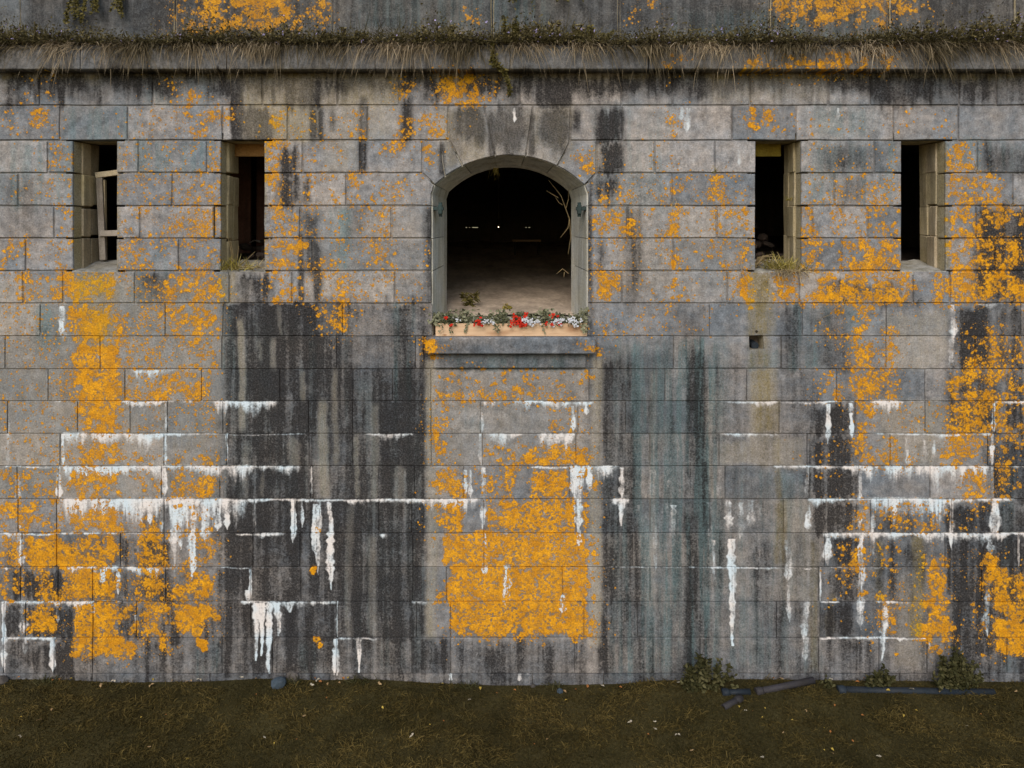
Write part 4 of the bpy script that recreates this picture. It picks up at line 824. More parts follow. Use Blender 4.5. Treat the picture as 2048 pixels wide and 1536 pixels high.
def pile(name, c, w, d, h, n, label, seed):
    rg = random.Random(seed); root = empty(name, c, label, 'rubble')
    for k in range(n):
        bm = bmesh.new(); bmesh.ops.create_icosphere(bm, subdivisions=1, radius=1)
        sx, sy, sz = rg.uniform(.05, .16), rg.uniform(.05, .14), rg.uniform(.03, .09)
        for v in bm.verts: v.co = Vector((v.co.x * sx, v.co.y * sy, v.co.z * sz)) * rg.uniform(.75, 1.2)
        t = rg.random(); o = link('stone', bm_mesh('stone', bm, M_RUBBLE), root, (rg.uniform(-w, w), d * t, h * t * rg.uniform(.6, 1) + .02)); o.rotation_euler = (rg.uniform(-.4, .4), rg.uniform(-.4, .4), rg.uniform(0, 6))
    for k in range(max(2, n // 6)):
        t = rg.random(); p = Vector((rg.uniform(-w, w), d * t, h * t + .07)); q = p + Vector((rg.uniform(-.5, .5), rg.uniform(-.2, .3), rg.uniform(-.02, .12)))
        bm = bmesh.new(); add_tube(bm, [p, p.lerp(q, .5) + Vector((0, 0, .03)), q], [.016, .014, .008], 6); link('stick', bm_mesh('stick', bm, M_TIMBER_GREY), root)
pile('rubble_heap', (WX(500), .75, WZ(538)), .75, 2.2, .55, 40, 'heap of rubble and sticks on the floor of the loophole left of the window', 1)
pile('rubble_heap', (WX(1535), .75, WZ(538)), .75, 2.2, .60, 40, 'heap of rubble and pale sticks on the floor of the loophole right of the window', 2)

# ---------------------------------------------------------------- dim things in the window room
lamp = empty('hanging_lamp', deep(997, 454, 9), 'tiny lit lamp hanging on a cord deep in the dark window room', 'lamp')
me_, nt_, b_ = node_mat('lit_bulb'); b_.inputs['Emission Color'].default_value = (1, .78, .5, 1); b_.inputs['Emission Strength'].default_value = 6
bm = bmesh.new(); bmesh.ops.create_uvsphere(bm, u_segments=10, v_segments=8, radius=.011); link('bulb', bm_mesh('bulb', bm, me_, True), lamp)
bm = bmesh.new(); add_tube(bm, [(0, 0, .02), (0, 0, WZ(226) - lamp.location.z)], .007, 6); link('cord', bm_mesh('cord', bm, M_TIMBER), lamp)
bm = bmesh.new(); add_tube(bm, [(0, 0, .02), (0, 0, .06), (0, 0, .10)], [.05, .03, .01], 12); link('shade', bm_mesh('shade', bm, M_TIMBER_GREY), lamp)
be = empty('trestle_table', (deep(1053, 476, 8).x, 8, FZ), 'narrow pale-topped table standing at the back of the dark window room', 'table')
box_obj('table_top', -.34, .34, -.2, .2, .86, .9, M_PINE, be)
for sx in (-.28, .28):
    for sy in (-.15, .15): box_obj('leg', sx - .025, sx + .025, sy - .025, sy + .025, .52, .858, M_SOIL, be)

# ---------------------------------------------------------------- plants
def tuft(name, loc, n, h, spread, mat, label, cat='grass tuft', wd=.009, up=.7, lean=(0, 0, 0), sag=.35):
    P = np.zeros((n, 3)); P[:, 0] = RNG.normal(0, spread * .35, n); P[:, 1] = RNG.normal(0, spread * .2, n)
    D = unit(n, .0, 1); D[:, 2] = np.abs(D[:, 2]) + up; D += np.array(lean)
    V, L, S, T = blades(P, D, h * RNG.uniform(.35, 1.1, n), np.full(n, wd), sag * RNG.uniform(.2, 1.3, n), RNG.random(n))
    o = link(name, raw_mesh(name, V, L, S, mat, T), None, loc); return tag(o, label, cat)
def stalk(bm, p, q, r=.006, mid=None):
    p, q = Vector(p), Vector(q); m = p.lerp(q, .5) + (mid or Vector((0, 0, 0))); add_tube(bm, [p, m, q], [r, r * .8, r * .4], 5)
tuft('grass_tuft', (WX(466), .05, WZ(540)), 120, .30, .34, M_TUFT, 'yellow-green grass tuft growing at the foot of the loophole left of the window', lean=(.1, -.3, 0))
tuft('dry_grass', (WX(492), .10, WZ(537)), 90, .22, .5, M_DRY, 'pale dry grass spilling over the sill of the loophole left of the window', up=.1, lean=(0, -.5, 0))
bm = bmesh.new()
for a in ((-.02, .42, .02), (.1, .33, .0), (.3, .25, .05), (-.06, .52, -.01)): stalk(bm, (0, 0, 0), (a[0], a[2] - .05, a[1]), .007, Vector((.03, -.02, 0)))
tag(link('dry_stalk', bm_mesh('dry_stalk', bm, M_DRY), None, (WX(462), .06, WZ(541))), 'pale dry stalks leaning up the jamb of the loophole left of the window', 'stalks')
tuft('grass_tuft', (WX(1568), .06, WZ(538)), 260, .30, .40, M_TUFT, 'bright golden grass tuft on the sill of the loophole right of the window', lean=(-.15, -.3, 0))
tuft('dry_grass', (WX(1580), .0, WZ(541)), 200, .26, .34, M_DRY, 'straw-coloured grass hanging over the sill edge right of the window', up=.0, lean=(0, -.5, -.2), sag=.8)
bm = bmesh.new()
for k in range(9):
    a = Vector((random.uniform(-.02, .05), random.uniform(0, .3), random.uniform(.02, .06))); stalk(bm, a, a + Vector((random.uniform(.1, .3), random.uniform(-.1, .1), random.uniform(-.02, .16))), random.uniform(.008, .016), Vector((0, 0, .05)))
tag(link('dead_branches', bm_mesh('dead_branches', bm, M_DRY), None, (WX(1516), .05, WZ(538))), 'tangle of dead pale branches lying on the sill right of the window', 'branches')
for u, v, h, lb in ((1690, 606, .14, 'small dark tuft rooted in the joint below the loopholes at the right'), (1838, 604, .16, 'small olive tuft in the joint below the rightmost loophole'), (1428, 346, .2, 'thin yellow grass in a joint left of the loophole with the olive board'), (1959, 346, .2, 'thin brown grass in a joint right of the rightmost loophole'), (2027, 412, .22, 'thin dry grass in a joint at the right edge of the picture'), (1344, 414, .24, 'thin dry stems rooted in a joint right of the arched window'), (1590, 400, .12, 'little yellow moss cushion on the jamb right of the olive board')):
    tuft('wall_tuft', (WX(u), .03 if u != 1590 else .25, WZ(v)), 26, h, .08, M_TUFT if u in (1428, 1590) else M_WEED if u in (1690, 1838) else M_DRY, lb, wd=.007, lean=(0, -.5, 0))
bm = bmesh.new(); stalk(bm, (0, 0, 0), (-.16, -.03, -.10), .005, Vector((0, -.05, -.06))); stalk(bm, (0, 0, 0), (-.42, -.03, -.24), .004, Vector((0, -.05, -.02)))
tag(link('dry_stalk', bm_mesh('dry_stalk', bm, M_DRY), None, (WX(1692), .02, WZ(606))), 'thin bent dry stem under the small dark tuft at the right', 'stalks')
bm = bmesh.new(); stalk(bm, (0, 0, 0), (.12, -.04, -.36), .006, Vector((-.08, -.05, 0))); stalk(bm, (-.02, 0, -.12), (.14, -.04, -.44), .005, Vector((-.05, -.05, -.02)))
tag(link('trailing_root', bm_mesh('trailing_root', bm, M_TIMBER_GREY), None, (WX(1482), .0, WZ(510))), 'thin dark root trailing down the wall beside the right-of-window loophole', 'root')
# twigs at the right side of the window
bm = bmesh.new()
for a, b, m in (((0, 0, 0), (-.30, -.06, .55), (.03, 0, .05)), ((-.05, 0, .15), (-.02, -.05, .42), (.02, 0, 0)), ((-.16, -.02, .30), (-.33, -.04, .40), (0, 0, 0)), ((-.1, 0, .2), (-.2, -.05, .3), (0, 0, -.02)), ((0, 0, .0), (-.13, -.05, -.26), (.04, 0, 0)), ((0, 0, 0), (-.02, 0, -.5), (.03, 0, 0))):
    stalk(bm, a, b, .007, Vector(m))
tag(link('dead_twig', bm_mesh('dead_twig', bm, M_DRY), None, deep(1139, 438, .62)), 'dead straw-coloured twig reaching in at the upper right of the arched window', 'twig')
bm = bmesh.new(); stalk(bm, (0, 0, 0), (-.17, -.05, .0), .007, Vector((0, 0, .07))); stalk(bm, (-.06, 0, .02), (-.07, -.05, -.05), .006)
tag(link('dead_twig', bm_mesh('dead_twig', bm, M_DRY), None, deep(1137, 547, .66)), 'short bent straw twig at the lower right side of the arched window', 'twig')
def sprig(name, loc, pts, ln, wd, mat, label, cat, stem_r=.006, per=3, lo=.3, seed=0, parts=True, nz=(0, -1, .4)):
    """stems given as point lists, with leaves along them"""
    root = empty(name, loc, label, cat); bm = bmesh.new(); P, D = [], []; rg = random.Random(seed)
    for st in pts:
        st = [Vector(p) for p in st]; add_tube(bm, st, [stem_r * (1 - .7 * i / max(1, len(st) - 1)) for i in range(len(st))], 5)
        for a, b in zip(st, st[1:]):
            n = max(1, int((b - a).length / (ln * lo)))
            for k in range(n):
                for _ in range(per):
                    P.append(a.lerp(b, (k + rg.random()) / n)); d = Vector((rg.uniform(-1, 1), rg.uniform(-1, .3), rg.uniform(-.5, .8))); D.append(d.normalized())
    link('stem', bm_mesh('stem', bm, mat if not mat.name.startswith('x') else mat), root)
    n = len(P); P = np.array([tuple(p) for p in P]); D = np.array([tuple(d) for d in D]); Nn = np.tile(np.array(nz, float), (n, 1)) + RNG.normal(0, .5, (n, 3))
    V, L, S, T = leaves(P, D, Nn, ln * RNG.uniform(.6, 1.15, n), wd * RNG.uniform(.7, 1.2, n), RNG.random(n))
    f = link('foliage', raw_mesh('foliage', V, L, S, mat, T), root); return root
sprig('hanging_sprig', deep(988, 368, 3.0), [[(0, 0, 0), (.02, 0, .25), (.05, 0, WZ(226) - deep(988, 368, 3).z)]], .10, .06, M_TUFT, 'little sprig of yellow leaves hanging inside the window room', 'sprig', .003, 1, 3.2, 3)
tuft('wall_tuft', (WX(989), .66, deep(989, 336, .66).z), 30, .12, .07, M_TUFT, 'yellow moss tuft hanging from the crown of the window arch', up=-1.6, sag=.6)
# young plants behind the flower box
sprig('yellow_fern', (deep(940, 0, 1.25).x, 1.25, FZ - .02), [[(0, 0, 0), (-.02, 0, .14), (-.10, -.02, .27)], [(0, 0, 0), (.03, 0, .15), (.12, -.02, .27)], [(0, 0, 0), (.0, 0, .12)]], .11, .035, M_VINE, 'yellow-green plant with two drooping fronds just inside the window', 'plant', .005, 3, .22, 4)
sprig('yellow_herb', (deep(1013, 0, 1.0).x, 1.0, FZ - .02), [[(0, 0, 0), (-.05, 0, .10)], [(0, 0, 0), (.05, 0, .10)], [(0, 0, 0), (0, 0, .12)]], .06, .03, M_TUFT, 'low pale yellow herb in the middle of the window floor', 'plant', .004, 4, .25, 5)

# flower box
FBY = -.06
x0, x1 = deep(871, 0, FBY).x, deep(1174, 0, FBY).x
zs = CAM_Z - 229 / U * .984 + .002
fb = empty('flower_box', ((x0 + x1) / 2, FBY, zs), 'long new pine flower box standing on the window sill', 'flower box')
hl = (x1 - x0) / 2
box_obj('front_board', -hl, hl, 0, .022, .0, .168, M_PINE, fb, .003, .001)
box_obj('back_board', -hl, hl, .24, .262, .0, .168, M_PINE, fb, .003, .001)
for s in (-1, 1): box_obj('end_board', *sorted((s * (hl - .001), s * (hl - .024))), .0225, .2395, .002, .166, M_PINE, fb, .003)
box_obj('bottom_board', -hl + .026, hl - .026, .024, .238, .004, .02, M_PINE, fb, 0)
box_obj('soil', -hl + .026, hl - .026, .024, .238, .022, .145, M_SOIL, fb, 0, .006)
def rosettes(C, r, mat, n_pet=5):
    P, D, Nn, Ln = [], [], [], []
    for c in C:
        ax = Vector((random.uniform(-.6, .6), -1, random.uniform(-.2, .8))).normalized(); a = ax.orthogonal().normalized(); b = ax.cross(a)
        for k in range(n_pet):
            t = 6.283 * k / n_pet + random.random() * .4; P.append(c); D.append(a * math.cos(t) + b * math.sin(t) + ax * .25); Nn.append(ax); Ln.append(r * random.uniform(.85, 1.15))
    f = lambda A: np.array([tuple(v) for v in A]); n = len(P)
    return leaves(f(P), f(D), f(Nn), np.array(Ln), np.array(Ln) * .95, RNG.random(n), .05)
def potted(u, w, h, red, white, label, tone=(0, 1), trail=0, n=60, name='flowering_plant'):
    n = int(n * 2.8); h = h * 1.25
    c = Vector((deep(u, 0, FBY + .1).x, FBY + random.uniform(.09, .15), zs + .145)); root = empty(name, c, label, 'plant', 'plants in the flower box')
    P = np.stack([RNG.normal(0, w * .42, n), RNG.uniform(-.12, .1, n), np.abs(RNG.normal(0, h * .55, n))], 1); P[:, 2] = np.minimum(P[:, 2], h * 1.1)
    D = unit(n, -.4, .9); D[:, 1] -= .35; Nn = np.tile([0, -.8, .6], (n, 1)) + RNG.normal(0, .4, (n, 3))
    V, L, S, T = leaves(P, D, Nn, RNG.uniform(.03, .065, n), RNG.uniform(.022, .042, n), RNG.uniform(*tone, n))
    link('foliage', raw_mesh('foliage', V, L, S, M_POTLEAF, T), root)
    bm = bmesh.new()
    for k in range(5): stalk(bm, (random.uniform(-.02, .02), 0, -.03), (random.uniform(-w, w) * .5, random.uniform(-.08, .05), h * random.uniform(.5, 1)), .005)
    link('stem', bm_mesh('stem', bm, M_WEED), root)
    for k in range(trail):
        x = random.uniform(-w, w) * .5; m = 7; P = np.array([[x + random.uniform(-.025, .025), -.14 - random.random() * .02, .02 - .016 * i] for i in range(m)]); D = unit(m, -1, .1); D[:, 1] -= .5
        V, L, S, T = leaves(P, D, np.tile([0., -1, .2], (m, 1)), RNG.uniform(.03, .05, m), RNG.uniform(.02, .03, m), RNG.uniform(*tone, m)); link('trailing_leaf', raw_mesh('trailing_leaf', V, L, S, M_POTLEAF, T), root)
    for pts, mat, nm, r in ((red, M_RED, 'red_flower', .017), (white, M_WHITE, 'white_flower', .0135)):
        for du, dz in pts:
            C = [Vector((du / U + random.uniform(-.03, .03), -.19 + random.uniform(-.03, .03), dz + random.uniform(-.025, .025))) for _ in range(4)]
            V, L, S, T = rosettes(C, r, mat); tag(link(nm, raw_mesh(nm, V, L, S, mat, T), root), kind='stuff')
R_ = lambda n, w, lo, hi, s: [(random.Random(s * 50 + k).uniform(-w, w), random.Random(s * 50 + k + 25).uniform(lo, hi)) for k in range(n)]
potted(878, .13, .10, [], [], 'grey-green leafy plant at the left end of the flower box', (.3, 1), 1)
potted(897, .12, .10, [(-4, .10), (10, .0)], [], 'dark leafy plant with one red bloom near the left end of the flower box', (0, .6), 1)
potted(930, .17, .13, [], [(-12, .08)], 'taller grey-green plant left of the first red and white flowers', (.3, 1), 2, 90)
potted(958, .06, .09, [(-4, .03), (0, .05), (2, .09), (4, .02), (-2, .06)], [], 'red-flowered plant left of centre of the flower box', (0, .5), 0, 25)
potted(975, .08, .08, [], [(-8, .07), (-3, .04), (4, .06), (9, .03), (0, .08), (12, .05)], 'white-flowered plant right beside the left-hand red blooms', (.1, .7), 0, 35)
potted(1004, .16, .12, [], [], 'wide grey-green leafy plant in the middle without any flowers', (.2, .9), 2, 90)
potted(1038, .10, .10, R_(16, 14, -.01, .15, 3), [], 'largest red-flowered plant in the middle of the flower box', (0, .4), 0, 45)
potted(1062, .11, .09, [(-14, .01)], R_(18, 15, .0, .10, 4), 'largest white-flowered plant beside the big red blooms', (.1, .6), 0, 40)
potted(1093, .13, .14, [(8, .13), (18, .14), (2, .03), (10, .02)], [], 'grey-green plant with scattered small red blooms right of centre', (.3, 1), 1, 80)
potted(1118, .12, .09, [(0, .04)], R_(13, 16, .0, .09, 5), 'low white-flowered plant right of the scattered red blooms', (.1, .6), 0, 45)
potted(1148, .10, .09, [], R_(11, 10, .0, .10, 6), 'rightmost white-flowered plant of the flower box', (.2, .8), 0, 45)
potted(1165, .10, .14, [], [], 'yellowish leafy plant trailing over the right end of the flower box', (.5, 1), 3, 70)

# ---------------------------------------------------------------- the overgrown ledge
LZ = WZ(94)
def ledge():
    X0, X1 = -9.5, 9.5; parts = []
    lump = lambda x: .5 + .5 * np.sin(x * 2.3 + 1.1 * np.sin(x * .9)) * np.sin(x * 5.1 + 2)
    n = 60000; x = RNG.uniform(X0, X1, n)                      # straw combed over the edge
    keep = RNG.random(n) < .15 + .95 * lump(x) ** 1.3 * (.5 + .5 * np.sin(x * 17 + 3 * np.sin(x * 5))); x = x[keep]; n = len(x)
    P = np.stack([x, RNG.uniform(CF - .03, CF + .22, n), LZ + RNG.uniform(-.07, .03, n)], 1)
    sw = .7 * np.sin(x * 1.3 + .6) + .3 * np.sin(x * 4.3)
    D = np.stack([sw * .7 + RNG.normal(0, .65, n), -.7 + RNG.normal(0, .3, n), .3 + RNG.normal(0, .5, n)], 1)
    parts.append(blades(P, D, RNG.uniform(.06, .30, n) * (.55 + .35 * np.sin(x * 13 + 2 * np.sin(x * 3.7)) ** 2 + .5 * lump(x + .7)), RNG.uniform(.006, .012, n), RNG.uniform(.6, 1.5, n), np.clip(RNG.beta(2, 2, n) * .75 + .25 * np.sin(x * 3) + .12, 0, 1)))
    V, L, S, T = join(parts); o = link('ledge_straw', raw_mesh('ledge_straw', V, L, S, M_STRAW, T))
    tag(o, 'matted dry straw hanging over the front of the ledge', 'dry grass', kind='stuff')
    n = 13000; x = RNG.uniform(X0, X1, n); h = .16 + .20 * np.clip(.5 + .5 * np.sin(x * .8 + 1.9) + .5 * np.sin(x * 2.7), 0, 1.2)
    P = np.stack([x, RNG.uniform(CF - .1, .42, n), np.full(n, LZ)], 1); D = unit(n, .2, 1); D[:, 1] -= .15
    a = blades(P, D, h * RNG.uniform(.5, 1.5, n), np.full(n, .008), RNG.uniform(0, .5, n), RNG.beta(1.5, 3, n) * .8)
    n = 60000; x = RNG.uniform(X0, X1, n); cl = np.clip(.5 + .5 * np.sin(x * 1.1 + .4) * np.sin(x * 3.1 + 1), 0, 1); k = RNG.random(n) < .3 + .7 * cl; x = x[k]; cl = cl[k]; n = len(x)
    P = np.stack([x, RNG.uniform(CF - .14, .3, n), LZ + .03 + RNG.exponential(.05, n) * (.5 + 1.6 * cl * cl) + RNG.uniform(-.07, .05, n)], 1); D = unit(n, -.3, 1); D[:, 1] -= .3
    b = leaves(P, D, np.tile([0, -.7, .7], (n, 1)) + RNG.normal(0, .5, (n, 3)), RNG.uniform(.02, .055, n), RNG.uniform(.012, .03, n), np.where(RNG.random(n) < .02, .99, RNG.beta(1.6, 3, n) * .9))
    V, L, S, T = join([a, b]); o = link('ledge_herbs', raw_mesh('ledge_herbs', V, L, S, M_HERB, T))
    tag(o, 'dark low herbs with tiny mauve flowers along the ledge', 'herbs', kind='stuff')
    bm = bmesh.new(); rg = random.Random(8); xs = np.linspace(X0, X1, 160); pr = []
    for x in xs:
        h = .05 + .05 * math.sin(x * 3) * math.sin(x * 1.3) + rg.uniform(0, .03); pr.append([bm.verts.new(p) for p in ((x, CF + .03, LZ - .01), (x, CF + .08, LZ + h), (x, .2, LZ + h + .04), (x, .5, LZ + .06))])
    for p, q in zip(pr, pr[1:]):
        for k in range(3): bm.faces.new((p[k], q[k], q[k + 1], p[k + 1]))
    bmesh.ops.recalc_face_normals(bm, faces=bm.faces); tag(link('ledge_soil', bm_mesh('ledge_soil', bm, M_SOIL)), kind='structure')
ledge()
def bush(u, w, h, n, label, mat=None, seed=0):
    rg = random.Random(seed); pts = []
    for k in range(n):
        x = rg.uniform(-w, w); y = rg.uniform(-.1, .15); hh = h * rg.uniform(.5, 1.1) * (1 - .5 * abs(x) / w)
        pts.append([(x * .6, y, 0), (x * .85, y - .03, hh * .55), (x + rg.uniform(-.05, .05), y - .06, hh)])
    return sprig('ledge_plant', (deep(u, 0, -.1).x, -.1, LZ + .02), pts, .05, .026, mat or M_HERB, label, 'plant', .004, 3, .35, seed)
bush(1115, .55, .34, 26, 'broad dark leafy plant on the ledge right above the window', None, 1)
bush(1180, .3, .26, 14, 'leafy plant with pale dry flower heads on the ledge right of the hanging vine', M_VINE, 2)
bush(1020, .18, .40, 10, 'tall yellowish plant on the ledge above the arch crown', M_VINE, 3)
bush(690, .35, .22, 12, 'low dark plant on the ledge at the joint left of the window', None, 4)
bush(880, .4, .28, 14, 'dark leafy plant on the ledge above the orange lichen patch', None, 5)
bush(2010, .5, .42, 22, 'tall dense green plant at the right end of the ledge', None, 6)
bush(1850, .45, .30, 16, 'dark bushy plant on the ledge right of the orange upper blocks', None, 7)
bush(60, .4, .28, 14, 'dark plant on the ledge near the left edge', None, 8)
bush(560, .35, .30, 12, 'dark plant on the ledge under the left orange patch', None, 9)
rg = random.Random(4); v = [Vector((0, 0, 0))]
for k in range(14): v.append(v[-1] + Vector((.028 + rg.uniform(-.05, .05), -.012 if k < 5 else .016, -.052)))
sprig('hanging_vine', (deep(985, 0, CF).x, CF - .02, LZ + .03), [v, [p + Vector((.04, 0, .02)) for p in v[4:9]]], .05, .04, M_VINE, 'yellow-green vine hanging from the ledge over the cornice above the arch', 'vine', .006, 3, .3, 12)
def dangling(u, v0, v1, w, label, seed):
    rg = random.Random(seed); y = .44; a = deep(u, v0, y); b = deep(u, v1, y); pts = []
    for k in range(5):
        x = rg.uniform(-w, w); z = (b.z - a.z) * rg.uniform(.6, 1); pts.append([(x * .3, 0, 0), (x * .7, -.06, z * .5), (x, -.08, z)])
    sprig('dangling_weed', a, pts, .05, .03, M_VINE, label, 'weed', .004, 2, .35, seed)
dangling(152, -20, 60, .16, 'pale-flowered weed dangling down the upper wall near the left edge', 21)
dangling(186, -20, 50, .12, 'yellow weed dangling on the upper wall, second from the left', 22)
dangling(238, -20, 40, .1, 'thin weed dangling on the upper wall, third from the left', 23)
dangling(1050, -30, 10, .25, 'leafy weed hanging into view at the top above the window', 24)
dangling(1140, -30, 8, .22, 'small leafy weed hanging at the top right of the window axis', 25)

# ---------------------------------------------------------------- lawn, weeds, pipes, stones, leaves
def lawn():
    n = 200000; x = RNG.uniform(-9, 9, n); y = -RNG.random(n) ** .9 * 3.0 - .0
    z = gz(x, y); P = np.stack([x, y, z], 1)
    cf = fbm(400, 1800, 34, 22, RNG, 3); cg = fbm(400, 1800, 120, 60, RNG, 2)          # clumps of rough and short grass, 1 cm cells
    ii = np.clip((-y * 100).astype(int), 0, 399), np.clip(((x + 9) * 100).astype(int), 0, 1799); cl = sstep(.35, .68, cf[ii]); c2 = sstep(.35, .65, cg[ii])
    ed = np.where(-y < .14, .6 + 1.1 * cl * c2, 1.0); D = unit(n, .0, 1); D[:, 2] += .25; D[:, 0] += .7 * np.sin(x * 1.9 + y * 3); D[:, 1] -= .25
    ln = RNG.uniform(.035, .12, n) * (.45 + .85 * cl) * ed; tn = np.clip(RNG.beta(1.7, 2.2, n) * .62 + .30 * cl + .18 * (c2 - .5) - .06, 0, 1)
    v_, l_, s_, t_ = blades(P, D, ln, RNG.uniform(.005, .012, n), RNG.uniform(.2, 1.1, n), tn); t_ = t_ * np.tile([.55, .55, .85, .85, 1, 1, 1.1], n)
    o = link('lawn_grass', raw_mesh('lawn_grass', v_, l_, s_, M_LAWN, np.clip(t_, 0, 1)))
    tag(o, 'dull olive rough-mown grass in front of the wall', 'grass', kind='stuff')
lawn()
def weed(u, v, w, h, n, label, seed):
    rg = random.Random(seed); x = WX(u); base = Vector((x, -.12, gz(np.array(x), np.array(-.12)).item() - .01)); pts = []
    for k in range(n):
        a = rg.uniform(-w, w); y = rg.uniform(-.12, .08); hh = h * rg.uniform(.45, 1.05) * (1 - .55 * (abs(a) / w) ** 1.5)
        pts.append([(a * .6, y, 0), (a * .8 + rg.uniform(-.03, .03), y - .02, hh * .5), (a + rg.uniform(-.04, .04), y - .04, hh)])
    sprig('weed_clump', base, pts, .07, .036, M_WEED, label, 'weed', .006, 3, .5, seed)
weed(1408, 1370, .36, .50, 26, 'clump of leafy weeds at the wall foot behind the short pipe pieces', 31)
weed(1385, 1365, .18, .42, 8, 'thin upright weed at the wall foot left of the weed clump by the pipes', 32)
weed(1752, 1360, .24, .32, 16, 'low leafy weed behind the left half of the long pipe', 33)
weed(1896, 1362, .34, .52, 34, 'largest weed clump at the wall foot behind the right end of the long pipe', 34)
weed(1645, 1352, .08, .14, 4, 'tiny dark weed at the wall foot between the pipe pieces and the long pipe', 35)
for u, lb in ((98, 'small grass tuft against the wall foot at the far left'), (590, 'grass tuft at the wall foot behind the two stones'), (716, 'grass tuft at the wall foot under the white lime drip'), (1112, 'little leafy tuft in the bare strip right of the centre'), (932, 'little tuft at the wall foot left of the centre')):
    x = WX(u); tuft('wall_foot_tuft', (x, -.06, gz(np.array(x), np.array(-.06)).item()), 70, .16, .22, M_WEED, lb, wd=.008)
def pipe(name, p, q, r, mat, label, sockets):
    p, q = Vector(p), Vector(q); c = (p + q) / 2; root = empty(name, c, label, 'pipe'); d = (q - p)
    bm = bmesh.new(); n = 14; ax = d.normalized(); a = ax.orthogonal().normalized(); b = ax.cross(a)
    rings = [[bm.verts.new(pt + (a * math.cos(t) + b * math.sin(t)) * rr) for t in (k * 6.2832 / n for k in range(n))] for pt, rr in ((-d / 2 + ax * .02, r * .9), (-d / 2, r * .9), (-d / 2, r), (d / 2, r), (d / 2, r * .9), (d / 2 - ax * .25, r * .9))]
    for A, B in zip(rings, rings[1:]):
        for k in range(n): bm.faces.new((A[k], A[(k + 1) % n], B[(k + 1) % n], B[k]))
    bm.faces.new(rings[0]); bm.faces.new(rings[-1]); bmesh.ops.recalc_face_normals(bm, faces=bm.faces)
    link('pipe_barrel', bm_mesh('pipe_barrel', bm, mat, True), root)
    for t in sockets:
        s = -d / 2 + d * t; bm = bmesh.new(); l = .07; e = ax * (1 if t < .5 else -1)
        add_tube(bm, [s - e * .004, s, s + e * l, s + e * (l + .03)], [r * .95, r * 1.28, r * 1.28, r * 1.02], 14); bmesh.ops.recalc_face_normals(bm, faces=bm.faces)
        link('socket', bm_mesh('socket', bm, mat, True), root)
def gp(u, v, r): p = on_ground(u, v, 0); z = gz(np.array(p.x), np.array(p.y)).item(); p = on_ground(u, v, z + r * .5); return Vector((p.x, p.y, gz(np.array(p.x), np.array(p.y)).item() + r * .05))
pipe('drain_pipe', gp(1676, 1376, .055), gp(1988, 1382, .05), .047, M_PIPE, 'long slate-blue plastic pipe lying in the grass below the weeds', (0,))
pipe('drain_pipe', gp(1444, 1381, .05), gp(1500, 1380, .05), .042, M_PIPE, 'short slate-blue pipe piece lying level beside the weed clump', (0,))
pipe('drain_pipe', gp(1512, 1380, .05), Vector((WX(1622), -.09, gz(np.array(WX(1622)), np.array(-.09)).item() + .05)), .042, M_PIPE_BROWN, 'muddy brown pipe slanting up to the wall foot', (0,))
pipe('drain_pipe', gp(1446, 1412, .05), gp(1482, 1392, .05), .042, M_PIPE_BROWN, 'stub of muddy pipe pointing toward the viewer in the grass', (.999,))
def rock(u, v, sx, sy, sz, mat, label, seed):
    rg = random.Random(seed); bm = bmesh.new(); bmesh.ops.create_icosphere(bm, subdivisions=2, radius=1)
    ps = [(Vector((rg.uniform(-1, 1), rg.uniform(-1, 1), rg.uniform(-.6, 1))).normalized(), rg.uniform(.62, .9)) for _ in range(9)]
    for vv in bm.verts:
        for nrm, d in ps:
            k = vv.co.dot(nrm)
            if k > d: vv.co -= nrm * (k - d)
        vv.co = Vector((vv.co.x * sx, vv.co.y * sy, vv.co.z * sz))
    p = on_ground(u, v); p.z = gz(np.array(p.x), np.array(p.y)).item() + sz * .45
    o = link('stone', bm_mesh('stone', bm, mat), None, p); tag(o, label, 'stone')
rock(555, 1377, .12, .10, .08, M_ROCK_BLUE, 'rounded blue-grey stone in the grass left of centre', 1)
rock(587, 1364, .11, .09, .085, M_ROCK_GREY, 'pale grey stone between the blue stone and the wall', 2)
rock(2, 1372, .10, .08, .06, M_ROCK_GREY, 'grey stone at the very left edge of the grass', 3)
rock(1120, 1380, .045, .04, .04, M_ROCK_BLUE, 'small bluish stone in the bare strip at the wall foot', 4)
rock(1654, 1360, .07, .05, .05, M_ROCK_GREY, 'brown-grey stone at the wall foot left of the long pipe', 5)
rock(1066, 1368, .04, .03, .03, M_ROCK_GREY, 'tiny pale stone at the wall foot under the middle panel', 6)
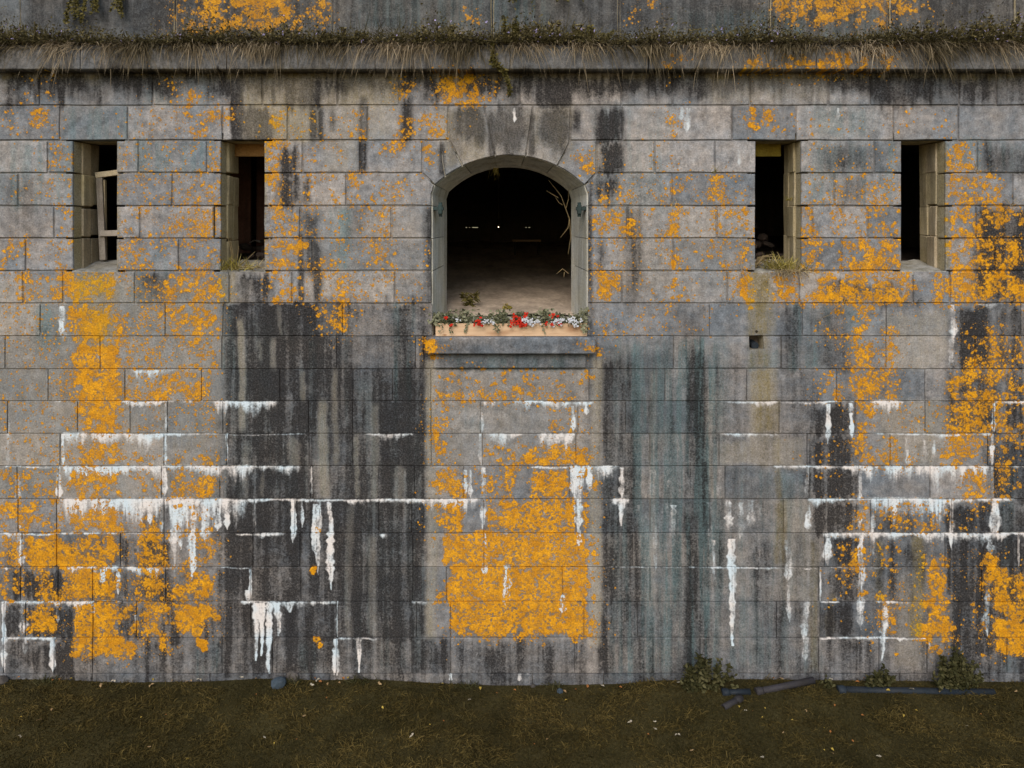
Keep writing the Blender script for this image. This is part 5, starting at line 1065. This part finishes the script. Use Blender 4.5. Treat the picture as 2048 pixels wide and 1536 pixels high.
def fallen():
    ms = []
    for k in range(6):
        n = 2 if k % 3 == 0 else 1; P = np.zeros((n, 3)) ; D = np.array([[1, .0, .12], [-.3, 1, .2]])[:n]; N = np.tile([0.1, -.3, 1.0], (n, 1))
        V, L, S, T = leaves(P, D, N, np.full(n, .075), np.full(n, .05), RNG.random(n), .25); V[:, 0] -= .03
        ms.append(raw_mesh('fallen_leaf', V, L, S, M_LEAF[k % 4], T))
    rg = random.Random(17)
    spots = [(40, 1365, 2), (105, 1372, 2), (150, 1360, 1), (310, 1362, 1), (345, 1366, 0), (375, 1372, 0), (402, 1360, 3), (300, 1378, 0), (485, 1366, 3), (512, 1372, 0), (630, 1366, 2), (640, 1373, 2), (655, 1378, 0), (696, 1368, 1), (625, 1382, 3), (75, 1447, 0), (332, 1433, 2), (610, 1436, 0), (548, 1487, 1), (300, 1497, 0), (200, 1380, 0), (960, 1378, 1), (993, 1387, 2), (1030, 1380, 2), (885, 1372, 1), (940, 1400, 3), (1150, 1381, 2), (1175, 1376, 2), (1130, 1385, 0), (1132, 1402, 1), (1205, 1375, 3), (1240, 1378, 2), (1262, 1450, 3), (1095, 1478, 0), (860, 1453, 1), (765, 1423, 1), (760, 1380, 0), (1358, 1376, 3), (1545, 1364, 2), (1565, 1370, 0), (1725, 1362, 2), (1716, 1375, 2), (1904, 1380, 2), (1985, 1367, 2), (2033, 1388, 0), (1828, 1389, 3), (1878, 1389, 0), (1490, 1427, 3), (1506, 1430, 2), (1530, 1424, 1), (1525, 1439, 1), (1612, 1425, 0), (1567, 1466, 0), (1705, 1483, 2), (1661, 1465, 2), (1526, 1520, 3), (1648, 1501, 1), (1932, 1459, 3), (1760, 1515, 3), (1353, 1474, 3), (1478, 1420, 1), (1833, 1427, 1), (1990, 1417, 1), (1585, 1443, 1), (1648, 1456, 1)]
    for k in range(30): spots.append((rg.uniform(0, 2048), 1366 + 160 * rg.random() ** 1.3, rg.randrange(4)))
    for k, (u, v, c) in enumerate(spots):
        p = on_ground(u, v); p.y = min(p.y, -.03); z = gz(np.array(p.x), np.array(p.y)).item(); s = rg.uniform(.4, .8)
        if v > 1400: s *= .75
        o = link('fallen_leaf', ms[c if rg.random() < .6 else (c + 4 if c < 2 else c)], None, (p.x, p.y, z + rg.uniform(.035, .05))); o.rotation_euler = (rg.uniform(-.5, .2), rg.uniform(-.4, .4), rg.uniform(0, 6.28)); o.scale = (s, s, s)
        tag(o, ('small dry tan', 'small dry yellow', 'small orange-brown', 'small pale dry')[c] + ' fallen leaf lying on the grass before the wall', 'leaf', 'fallen leaves on the grass')
fallen()
